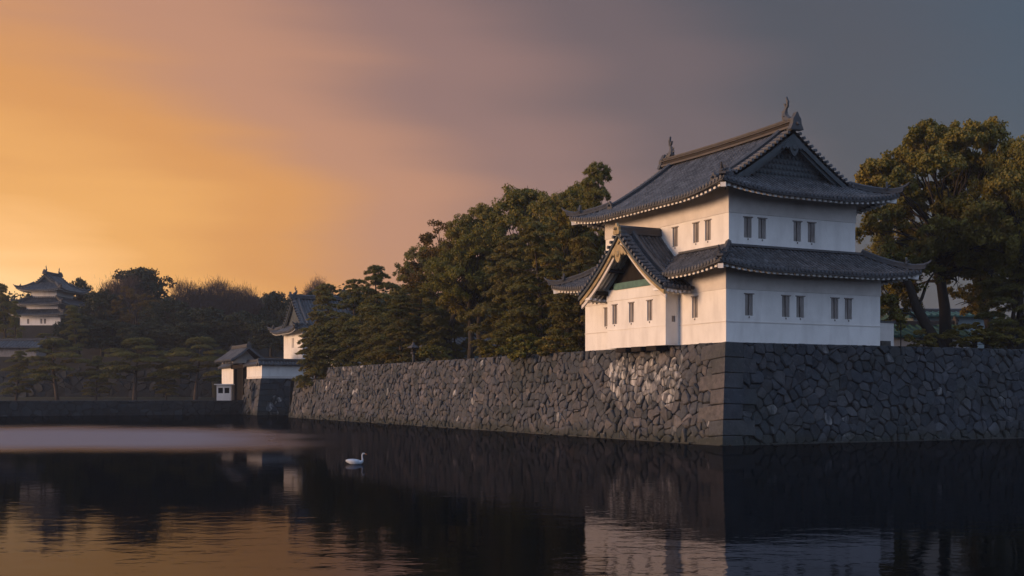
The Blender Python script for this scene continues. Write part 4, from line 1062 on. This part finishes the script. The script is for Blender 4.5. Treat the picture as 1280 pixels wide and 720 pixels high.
for k, px, u, top, wp, lb in [
 ('p5', 703, 2.6, 372, 80, 'low golden-tipped pine beside the tower\'s left end, touching the wall top'),
 ('p6', 655, 2.4, 372, 92, 'low wide pine spilling onto the wall, in the middle of the golden group'),
 ('p5', 620, 3.4, 392, 66, 'low pine just right of the dark forked trunk'),
 ('p6', 545, 5.5, 398, 60, 'low brownish pine left of the gap with the pale hall'),
 ('p5', 500, 2.2, 402, 66, 'low pine with drooping pads left of the stone lantern'),
 ('p6', 472, 2.6, 400, 66, 'low pine between the lantern and the far end of the wall'),
 ('p5', 440, 2.4, 404, 60, 'low pine above the palest stones of the long wall'),
 ('p6', 412, 2.0, 405, 60, 'low pine at the step where the long wall drops'),
 ('p5', 570, 9.0, 380, 60, 'shaded low pine above the roof of the pale hall')]:
    wall_tree('pine_tree', k, px, u, top, wp, lb, group=GL)
wall_tree('pine_tree', 'p6', 394, .6, 412, 64, 'low pine branches spilling over the lower end of the stone wall', base=3.6, group=GW)
wall_tree('shrub', 's1', 541, 1.6, 432, 44, 'round yellow-green shrub on the wall top beside the stone lantern', cat='shrub')
wall_tree('shrub', 's1', 658, .1, 418, 74, 'leafy shrub drooping over the wall top below the tall pines', cat='shrub', rz=1.0, base=ZT-1.3)
wall_tree('shrub', 's1', 696, .3, 420, 60, 'brown-green shrub nearest the tower on the wall top', cat='shrub', rz=2.2, base=ZT-.7)
wall_tree('shrub', 's1', 622, 1.6, 428, 46, 'small dark shrub beside the thick trunk on the wall', cat='shrub', rz=4)
# right of the tower
def right_tree(nm, key, px, Y, top, wpx, lb, cat='tree', rz=None, tilt=None):
    x_, y_ = xy_at(px, Y); base = ZT-.15; return tree(nm, key, (x_, y_, base), z_at(top, Y)-base, wpx*Y/FPX, lb, cat, None, rz, tilt)
right_tree('camphor_tree', 'big', 1183, 88, 138, 262, 'great spreading evergreen with a thick forked trunk right of the tower', rz=.4)
right_tree('camphor_tree', 'b3', 1275, 84, 158, 150, 'large evergreen cut by the right edge of the picture', rz=2.0)
right_tree('camphor_tree', 'b1', 1118, 96, 268, 90, 'smaller dark evergreen between the tower and the great spreading tree', rz=1.0)
right_tree('pine_tree', 'p2', 1262, 84, 300, 110, 'dark low pine under the crowns at the right edge', rz=3)
right_tree('camphor_tree', 'b2', 1236, 95, 240, 120, 'dense evergreen filling the space behind the great spreading tree on its right', rz=5)
right_tree('shrub', 's1', 1152, 84, 412, 46, 'dark clipped shrub at the foot of the great spreading tree', 'shrub')
right_tree('shrub', 's1', 1215, 84, 404, 80, 'dense dark shrub right of the great tree\'s trunk', 'shrub', rz=1)
right_tree('shrub', 's1', 1262, 82, 408, 60, 'shadowed shrub on the wall top by the right edge', 'shrub', rz=2)
# leaning trunk right of the tower
rng = np.random.default_rng(77); lt = MB(); bp_ = uv(*(lambda q: q)((0,0)))
e = empty('leaning_tree', (*xy_at(1178, 86), ZT-.1), 0, 'leaning tree whose dark slanting trunk rises left beside the tower', 'tree')
s = 86/FPX; P_ = lambda dx, y: Vector((dx*s, 0, (z_at(y, 86)-ZT+.1)))
lt.tube([P_(0,440), P_(-14,418), P_(-32,385), P_(-42,355), P_(-60,330), P_(-70,310)], [.50,.42,.36,.28,.2,.08], 8)
limb(lt, P_(-32,385), P_(-10,340), .16, .05, rng); limb(lt, P_(-42,355), P_(-80,345), .13, .04, rng); limb(lt, P_(-24,400), P_(-62,392), .10, .03, rng)
lt.build('trunk', M['trunk'], e, smooth=True)
C = []; RAD = []
for (dx, y, rr_) in ((-70,312,1.6),(-55,322,1.5),(-82,340,1.3),(-12,335,1.4),(-62,388,1.1),(-74,372,1.0),(-60,400,.9)):
    c = P_(dx, y)
    for j in range(12):
        C.append(np.array(c)+rng.normal(size=3)*rr_*.5*np.array([1,1,.7])); q = rr_*rng.uniform(.25,.42); RAD.append([q,q,q*.7])
me = finish_leaves('crown', [leaf_cloud(np.array(C), np.array(RAD), 60, .17, rng, 1.0, .35, rng.uniform(.2,.8,len(C)))], M['leaf'])
o = bpy.data.objects.new('crown', me); col.objects.link(o); o.parent = e
# far bank
GF = 'dark trees on the far castle bank'
ft = [
 ('evergreen_tree','k1', 176, 262, 328, 92, 'tall round-topped dark tree standing above the far bank', 9.5),
 ('evergreen_tree','y1', 168, 243, 357, 70, 'ochre-brown tree in front of the round-topped dark one', 9.5),
 ('evergreen_tree','k2', 128, 250, 360, 76, 'dark tree right of the three-tiered keep', 9.5),
 ('bare_tree','bare', 150, 255, 345, 70, 'bare pinkish-brown tree left of the round-topped dark tree', 9.5),
 ('bare_tree','bare', 238, 265, 353, 66, 'bare tree with fine twigs on the left of the brown ridge line', 9.5),
 ('bare_tree','bare2', 272, 270, 352, 66, 'bare twiggy tree in the middle of the brown ridge line', 9.5),
 ('bare_tree','bare', 305, 272, 358, 56, 'bare tree on the right of the brown ridge line', 9.5),
 ('evergreen_tree','k1', 343, 268, 359, 50, 'dark mushroom-shaped tree behind the small turret roof', 9.5),
 ('bare_tree','bare2', 396, 262, 352, 50, 'bare tree rising behind the small white turret', 9.5),
 ('evergreen_tree','k2', 215, 242, 372, 80, 'dark mass of leaves below the bare trees, left part', 9.5),
 ('evergreen_tree','k1', 262, 240, 380, 78, 'dark evergreen above the gate\'s left wall', 9.5),
 ('evergreen_tree','k2', 305, 236, 388, 76, 'dark spreading tree directly behind the gate roof', 9.5),
 ('evergreen_tree','k1', 340, 225, 398, 60, 'shadowed tree between the gate roof and the small turret', 9.3),
 ('evergreen_tree','k2', 376, 255, 375, 66, 'shadowed evergreen behind the small turret', 9.3),
 ('evergreen_tree','k2', 100, 236, 392, 66, 'dark bushy tree at the right foot of the keep', 9.5),
 ('evergreen_tree','k1', 140, 232, 398, 76, 'dark bushy tree above the far wall, left of centre', 9.5),
 ('evergreen_tree','k2', 185, 230, 402, 74, 'dark bushy tree above the far wall behind the layered pine', 9.5),
 ('evergreen_tree','k1', 232, 228, 400, 70, 'dark bushy tree above the far wall near the booth', 9.5),
 ('evergreen_tree','k2', 100, 275, 346, 34, 'small tree peeping out behind the keep\'s right roof corner', 17.6),
 ('pine_tree','p1', 8, 232, 358, 46, 'open black pine at the left edge, silhouetted on the orange sky', 9.5),
 ('pine_tree','p3', 20, 229, 378, 26, 'thin black pine in front of the keep\'s left corner', 9.5),
 ('pine_tree','p4', 60, 226, 418, 50, 'low layered pine directly below the keep', 9.5),
 ('pine_tree','p1', 96, 228, 384, 44, 'pine covering the keep\'s right-hand end', 9.5),
 ('pine_tree','p4', 72, 203, 426, 104, 'layered pine on the bank left of the centre pine, below the keep', 1.6),
 ('pine_tree','p4', 168, 202, 425, 112, 'flat-topped layered pine on the bank in the middle of the far shore', 1.6),
 ('pine_tree','p4', 244, 201, 424, 104, 'layered pine on the bank nearest the guard booth', 1.6),
 ('pine_tree','p2', 208, 204, 446, 44, 'short pine between the two right-hand layered pines', 1.6),
 ('pine_tree','p2', 120, 205, 446, 46, 'short pine between the two left-hand layered pines', 1.6),
 ('pine_tree','p2', 20, 205, 440, 50, 'short dark pine on the bank at the left edge', 1.6),
]
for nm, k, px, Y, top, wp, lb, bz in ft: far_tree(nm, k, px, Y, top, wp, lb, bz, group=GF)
# deeper woods behind everything, as one mass
rng = np.random.default_rng(5); C = []; RAD = []
def wood(px0, px1, Y0, Y1, top, n, z0):
    for i in range(n):
        px = rng.uniform(px0, px1); Y = rng.uniform(Y0, Y1); x_, y_ = xy_at(px, Y); zt = z_at(top, Y)
        for j in range(10): 
            C.append([x_+rng.normal()*2.5, y_+rng.normal()*2.5, z0+(zt-z0)*rng.uniform(.0,1)**.8]); q = rng.uniform(1.4,2.4); RAD.append([q,q,q*.8])
wood(-60, 420, 285, 310, 374, 130, 9.5); wood(380, 760, 175, 200, 372, 80, 6); wood(1090, 1420, 150, 170, 402, 40, 6)
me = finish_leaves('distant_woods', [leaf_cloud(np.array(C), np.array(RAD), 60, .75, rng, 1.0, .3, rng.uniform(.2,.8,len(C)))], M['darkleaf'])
o = bpy.data.objects.new('distant_woods', me); col.objects.link(o); tag(o, 'dim continuous woods far behind the castle trees', 'woods', kind='stuff')

# ================================================================== small turret by the gate
def yagura(name, label, loc, rz, tiers, offz, dgf=.9):
    """tiers: list of (half_u, half_v, z0, z1, eave_over, k1); last gets the hip-and-gable top with ridge along local v"""
    e = empty(name, loc, rz, label, 'castle tower')
    for i, (hu, hv, z0, z1, ov, win) in enumerate(tiers):
        storey(e, (-hu, hu, -hv, hv), z0, z1+.4, win, offz, simple=True)
        rect = (-hu-ov, hu+ov, -hv-ov, hv+ov)
        if i < len(tiers)-1:
            nh = tiers[i+1]; D = ov+(hu-nh[0])+.2
            rr_ = hip_skirt(e, rect, {0:D,1:D,2:D,3:D}, z1, .45, .04, offz, sp=.5, r=.13, fine=False, lift=(.5, 4))
        else:
            rr_ = irimoya_top(e, rect, z1, .48, .045, dgf*ov, offz, sp=.45, r=.13, fine=False, lift=(.6, 4), warm=False, detail=False, ridge_h=.5, fish_s=.8)
        rf_ = MB()
        for sd_ in range(4):
            a, b = rr_.lat_range(sd_); rafters(rf_, rr_, sd_, a+.3, b-.1, ov, .26, sp=.6, w=.25, hgt=.15); soffit(rf_, rr_, sd_, ov+.05, .22)
        rf_.build('eaves_rafters', M['plaster'], e, offz=offz)
    return e
# ridge along world U: rotate local v onto U  -> local x = -V
YC = Vector((*xy_at(378, 172), 0)); c = YC+V*5.0+U*4.2
wn_ = lambda zs, c1: [(c1-.45, .18, zs, zs+1.5), (c1+.25, .18, zs, zs+1.5)]
yagura('castle_turret', 'small white turret with steep tiled gable, half hidden by pines behind the gate', (c.x, c.y, 8.0), ANG-R(90),
       [(5.0, 4.2, 5.9, 12.2, 1.75, {0: wn_(9.9, .1), 1: wn_(9.9, .5)})], 8.0)
# keep on the hill (three tiers)
kx, ky = xy_at(66, 268)
yagura('castle_keep', 'distant three-tiered white keep with dark tiled roofs on the far left hill', (kx, ky, 17.7), R(-8),
       [(4.9, 5.4, 17.3, 20.7, 1.8, {0: [(-2.9,.25,18.8,19.9),(.3,.25,18.8,19.9),(1.2,.25,18.8,19.9)]}), (3.9, 4.6, 21.6, 23.2, 2.2, {}), (3.1, 3.8, 24.4, 26.4, 2.4, {})], 17.7, 1.15)
# ================================================================== gate, plaster walls, booth
def gable_roof(parent, rect, z_e, rise, offz, name='roof', along='u', sp=.42, over=0, ridge=.35, kk=.03):
    u0, u1, v0, v1 = rect; mb = MB(); rg = random.Random(4)
    if along == 'u': half = (v1-v0)/2
    else: half = (u1-u0)/2
    k1 = rise/half-kk*half; h = lambda d: z_e+k1*d+kk*d*d
    a0, a1 = (u0, u1) if along == 'u' else (v0, v1); n = max(2, round((a1-a0)/sp)); st = (a1-a0)/n
    for sgn in (-1, 1):
        def P(l, d):
            c = half-d
            return Vector((l, (v0+v1)/2+sgn*c, h(d))) if along == 'u' else Vector(((u0+u1)/2+sgn*c, l, h(d)))
        lat = VX if along == 'u' else VY
        for i in range(n):
            la = a0+i*st
            for k in range(5):
                mb.tint = .3; mb.poly([P(la, half*k/5), P(la+st, half*k/5), P(la+st, half*(k+1)/5), P(la, half*(k+1)/5)])
            mb.poly([P(la,0)-VZ*.14, P(la+st,0)-VZ*.14, P(la+st,0), P(la,0)])
            mb.poly([P(la,0)-VZ*.14, P(la+st,0)-VZ*.14, P(la+st,half)-VZ*.3, P(la,half)-VZ*.3])
            rib(mb, [P(la+st/2, half*k/5) for k in range(6)], lat, .11, False, True, lambda: rg.uniform(.3,.7))
        for l in (a0, a1):
            mb.sweep([P(l, half*k/6) for k in range(7)], [(-.1,-.25),(.1,-.25),(.1,.12),(-.1,.12)], side=lat)
    R_ = mb.build(name, M['tile'], parent, offz=offz)
    rd = MB(); zr = h(half)
    p0 = Vector((a0-.05, (v0+v1)/2, zr-.05)) if along == 'u' else Vector(((u0+u1)/2, a0-.05, zr-.05)); p1 = p0+(VX if along == 'u' else VY)*(a1-a0+.1)
    rd.sweep([p0.lerp(p1, i/8)+VZ*.06*((i-4)/4)**2 for i in range(9)], ridge_profile(.34, ridge), side=(VY if along == 'u' else VX))
    dv_ = (VX if along == 'u' else VY)
    if ridge > .3: onigawara(rd, p0, -dv_, .8); onigawara(rd, p1, dv_, .8)
    rd.build('ridge_tiles', M['ridge'], R_).location.z = -offz
    return R_
def at_uv(name, u, v, z, label, cat, rz=ANG): return empty(name, tuple(uv(u, v, z)), rz, label, cat)
# plaster wall on the abutment (L shape): local frame = castle frame with origin at (0,103)
e = at_uv('plaster_wall', -.1, 103, 5.03, 'white plastered parapet wall with tiled coping turning the corner beside the gate', 'wall')
b = MB(); b.box((0,0,5.03), (13,.45,7.05)); b.box((0,.45,5.03), (.45,8.3,7.05)); b.build('wall', M['plaster'], e, offz=5.03)
b = MB(); b.box((-.04,-.04,5.03), (13,.49,5.35)); b.box((-.04,.49,5.03), (.49,8.3,5.35)); b.build('plinth', M['plaster2'], e, offz=5.03)
gable_roof(e, (-.45, 13, -.45, .9), 6.95, .55, 5.03, along='u', ridge=.3); gable_roof(e, (-.45, .9, .6, 8.6), 6.95, .55, 5.03, along='v', ridge=.3)
e = at_uv('plaster_wall', -.1, 119, 2.0, 'short white plastered wall with tiled coping left of the gate pillars', 'wall')
b = MB(); b.box((0,0.2,4.4), (.45,8.0,7.0)); b.build('wall', M['plaster'], e, offz=2.0)
gable_roof(e, (-.5, .95, 0.0, 8.3), 6.95, .6, 2.0, along='v', ridge=.3)
b = MB(); b.box((-.25,0,2.0), (.7,8.1,4.4)); b.build('plinth', M['stoneR'], e, offz=2.0)
# gate
e = at_uv('castle_gate', 0, 115.5, 2.0, 'timber castle gate with a tiled gable roof at the end of the causeway', 'gate')
for sgn in (-1, 1):
    b = MB(); b.box((-.35, sgn*2.6-.32, 2.0), (.35, sgn*2.6+.32, 7.6)); b.build('gate_post', M['wood'], e, offz=2.0)
    b = MB(); b.box((2.6, sgn*2.6-.22, 2.0), (3.0, sgn*2.6+.22, 6.6)); b.build('gate_post', M['wood'], e, offz=2.0)
b = MB(); b.box((-.45,-4.0,6.6), (.45,4.0,7.2)); b.build('lintel', M['wood'], e, offz=2.0)
for sgn in (-1, 1):
    b = MB(); b.box((.05+0,min(.03*sgn, sgn*2.25),2.05), (.2,max(.03*sgn, sgn*2.25),6.55)); b.build('gateway_dark_panel', M['dark'], e, offz=2.0)  # leaves coloured near-black to paint the shade of the open gateway
b = MB()
for v_ in (-3, -1, 1, 3): b.box((-1.9, v_-.12, 7.35), (1.9, v_+.12, 7.6))
for v_ in (-3, 3):
    b.loft([[Vector((-1.6, v_-.08, 7.6)), Vector((1.6, v_-.08, 7.6)), Vector((0, v_-.08, 9.3))], [Vector((-1.6, v_+.08, 7.6)), Vector((1.6, v_+.08, 7.6)), Vector((0, v_+.08, 9.3))]])
b.build('bracket_beams', M['plaster2'], e, offz=2.0)
gable_roof(e, (-2.6, 2.6, -5.0, 5.0), 7.75, 1.9, 2.0, along='v', ridge=.45, kk=.06)
# guard booth
bp2 = uv(-5.6, 115.5, 2.0); bx = xy_at(280.5, 160)
e = empty('guard_booth', (bx[0], bx[1], 2.0), ANG*.3, 'little pale guard booth with windows on the causeway in front of the gate', 'booth')
b = MB()
wall_face(b, Vector((-.95,-.9,0)), VX, -VY, 1.9, 2.0, 4.15, [(.2,.85,3.0,3.75),(1.05,1.7,3.0,3.75)], .1)
b.box((-.95,-.9+.11,2.0), (.95,.9,4.15)); b.build('wall', M['plaster2'], e, offz=2.0)
for x_ in (.2, 1.05):
    b = MB(); b.box((-.95+x_, -.83, 3.0), (-.95+x_+.65, -.80, 3.75)); b.build('window', M['dark'], e, offz=2.0)
b = MB(); b.box((-1.25,-1.2,4.15), (1.25,1.2,4.27)); b.build('roof', M['plaster2'], e, offz=2.0)
# low grey building on the far terrace, left edge
e = empty('guardhouse', (*xy_at(18, 222), fz), 0, 'long low grey-roofed guardhouse behind the far wall at the left edge', 'building')
b = MB(); b.box((-9, -2, fz), (5, 3, fz+2.0)); b.build('wall', M['shutter'], e, offz=fz)
gable_roof(e, (-9.7, 5.7, -2.9, 3.9), fz+1.9, 1.5, fz, along='u', sp=.6)
# buildings behind the walls
def plain_house(name, label, px, Y, w, d, base, zw, rise, rz=ANG, wallm='plaster', roofm='tile', nw=4):
    e = empty(name, (*xy_at(px, Y), base), rz, label, 'building')
    holes = []
    if nw:
        for i in range(nw): c = w*(i+.5)/nw; holes.append((c-.45, c+.45, base+1.0, base+2.3))
    b = MB(); org = Vector((-w/2,-d/2,0)); wall_face(b, org, VX, -VY, w, base, zw, holes, .15)
    b.poly([(-w/2,-d/2,base),(-w/2,d/2,base),(-w/2,d/2,zw),(-w/2,-d/2,zw)]); b.poly([(w/2,-d/2,base),(w/2,d/2,base),(w/2,d/2,zw),(w/2,-d/2,zw)]); b.poly([(-w/2,d/2,base),(w/2,d/2,base),(w/2,d/2,zw),(-w/2,d/2,zw)])
    b.build('wall', M[wallm], e, offz=base)
    for h_ in holes: window(e, org, VX, -VY, h_, base, depth=.15, bars=2, simple=True)
    r_ = gable_roof(e, (-w/2-.6, w/2+.6, -d/2-.6, d/2+.6), zw-.1, rise, base, along='u', sp=.6)
    if roofm != 'tile': r_.data.materials[0] = M[roofm]
    return e
M['greenroof'] = mat('green_metal_roof', (.05,.13,.11), .5, (.04,.09,.08), 2)
M['bluewall'] = mat('pale_blue_wall', (.26,.33,.36), .8, (.2,.26,.29), 1)
plain_house('guard_hall', 'pale blue-white hall with grey roof glimpsed between trunks behind the long wall', 582, 128, 7, 6, ZT-.3, ZT+2.2, 1.2, wallm='bluewall')
plain_house('store_house', 'small pale house glimpsed through the pines near the wall\'s far end', 440, 146, 5, 5, ZT, ZT+2.8, 1.6, wallm='plaster2')
plain_house('green_roofed_house', 'low white house with a green roof right of the tower', 1140, 94, 6.0, 6, ZT-.1, ZT+1.6, 1.1, rz=.1, roofm='greenroof', nw=0, wallm='plaster2')
plain_house('blue_house', 'blue-grey building behind the slanting tree right of the tower', 1168, 112, 7, 6, ZT-.1, ZT+4.4, .6, rz=.1, roofm='greenroof', nw=3, wallm='bluewall')
e = empty('plaster_wall', tuple(uv(12.6, 4.0, ZT-.05)), ANG, 'low white wall adjoining the tower on its right', 'wall')
b = MB(); b.box((-.68,-3.2,ZT-.05), (1.25,-2.9,ZT+1.5)); b.build('wall', M['plaster2'], e, offz=ZT-.05)
b = MB(); b.box((-.68,-3.25,ZT+1.5), (1.32,-2.85,ZT+1.6)); b.build('coping', M['ridge'], e, offz=ZT-.05)
for dx in (.6, 3.0):
    pass
# thin posts on the wall right of the tower
for i, px in enumerate((1105, 1126)):
    p = uv(u_at(px, .9), .9, ZT-.1); b = MB(); b.tube([(0,0,0),(0,0,1.6)], .035, 6); b.tube([(0,0,1.3),(.0,0,1.36)], .07, 6)
    o = b.build('post', M['wood']); o.location = p; tag(o, ['thin dark post on the wall top nearest the tower', 'thin dark post on the wall top left of the clipped shrub'][i], 'post')
# stone lantern
p = uv(2.0, v_at(517, 2.0), ZT-.12); e = empty('stone_lantern', tuple(p), .3, 'small roofed lantern standing among the pines on the wall top', 'lantern')
b = MB(); b.loft([[Vector((math.cos(k*math.pi/3)*r_, math.sin(k*math.pi/3)*r_, z)) for k in range(6)] for r_, z in ((.34,0),(.34,.15),(.14,.22),(.14,1.0),(.32,1.1),(.32,1.2))]); b.build('pedestal', M['stone'], e)
b = MB(); b.loft([[Vector((math.cos(k*math.pi/3)*r_, math.sin(k*math.pi/3)*r_, z)) for k in range(6)] for r_, z in ((.24,1.2),(.24,1.65))]); b.build('lamp_chamber', M['wood'], e)
b = MB(); b.loft([[Vector((math.cos(k*math.pi/3)*r_, math.sin(k*math.pi/3)*r_, z)) for k in range(6)] for r_, z in ((.62,1.62),(.66,1.7),(.2,1.98),(.1,2.2))]); b.build('cap', M['stone'], e)

# ================================================================== swan
def swan():
    Y = CAMZ/(580-HZ)*FPX; x_, y_ = xy_at(444, Y)
    e = empty('swan', (x_, y_, 0), 0, 'white swan swimming alone to the right on the dark moat', 'swan')
    b = MB(); n = 12
    prof = [(-.50,.20,.03,.03),(-.42,.17,.09,.07),(-.28,.13,.17,.12),(-.10,.11,.21,.16),(.10,.10,.20,.16),(.24,.10,.15,.13),(.33,.12,.10,.10),(.37,.16,.065,.07),
            (.385,.26,.045,.045),(.37,.38,.036,.036),(.36,.50,.034,.034),(.385,.585,.036,.036),(.43,.62,.045,.042),(.48,.61,.038,.034),(.53,.585,.016,.014)]
    rings = []
    for i, (X, Z, ry, rz_) in enumerate(prof):
        i0, i1 = max(0, i-1), min(len(prof)-1, i+1); t = Vector((prof[i1][0]-prof[i0][0], 0, prof[i1][1]-prof[i0][1])).normalized(); nn = Vector((-t.z, 0, t.x))
        rings.append([Vector((X, 0, Z))+VY*math.cos(2*math.pi*k/n)*ry+nn*math.sin(2*math.pi*k/n)*rz_ for k in range(n)])
    b.loft(rings); M['feather'] = mat('white_feathers', (.46,.50,.56), .8, (.38,.42,.48), 8)
    e.scale = (.80,.80,.72)
    body = b.build('body', M['feather'], e, smooth=True)
    for sgn in (-1, 1):
        w_ = MB(); rg = []
        for i in range(8):
            t = i/7; X = .20-.68*t; hh = .125*math.sin(math.pi*min(1, .15+.85*t*.95))**.6+.01; z = .17+.05*t; y_ = sgn*(.17*math.sin(math.pi*(.25+.70*t))+.02)
            rg.append([Vector((X, y_, z-hh)), Vector((X, y_+sgn*.035, z-.2*hh)), Vector((X, y_*.6, z+hh*.75)), Vector((X, y_*.5, z+hh*.3))])
        w_.loft(rg); w_.build('wing', M['feather'], e, smooth=True)
    k = MB(); k.loft([[Vector((X, math.cos(a_)*r_*1.2, z+math.sin(a_)*r_)) for a_ in [j*math.pi/4 for j in range(8)]] for X, z, r_ in ((.50,.602,.024),(.56,.58,.018),(.61,.562,.008))])
    M['beak'] = mat('orange_beak', (.55,.2,.05), .5); k.build('beak', M['beak'], e)
    for sgn in (-1, 1):
        k = MB(); c = Vector((.455, sgn*.038, .63)); k.loft([[c+Vector((math.cos(a_)*.008, sgn*dy, math.sin(a_)*.008)) for a_ in [j*math.pi/3 for j in range(6)]] for dy in (-.005,.006)]); k.build('eye', M['dark'], e)
swan()

# ------------------------------------------------------------------ haze
HAZE = .00022
if HAZE:
    b = MB(); b.box((-900,-40,-2.7), (900,800,46))
    m = bpy.data.materials.new('haze_air'); m.use_nodes = True; N = m.node_tree.nodes; N.clear(); om = N.new('ShaderNodeOutputMaterial')
    pv = N.new('ShaderNodeVolumePrincipled'); pv.inputs['Color'].default_value = (.72,.80,.95,1); pv.inputs['Density'].default_value = HAZE; pv.inputs['Anisotropy'].default_value = .1
    m.node_tree.links.new(pv.outputs[0], om.inputs['Volume'])
    hz_ = b.build('haze', m); tag(hz_, 'faint bluish evening haze over the moat', 'haze', kind='stuff')
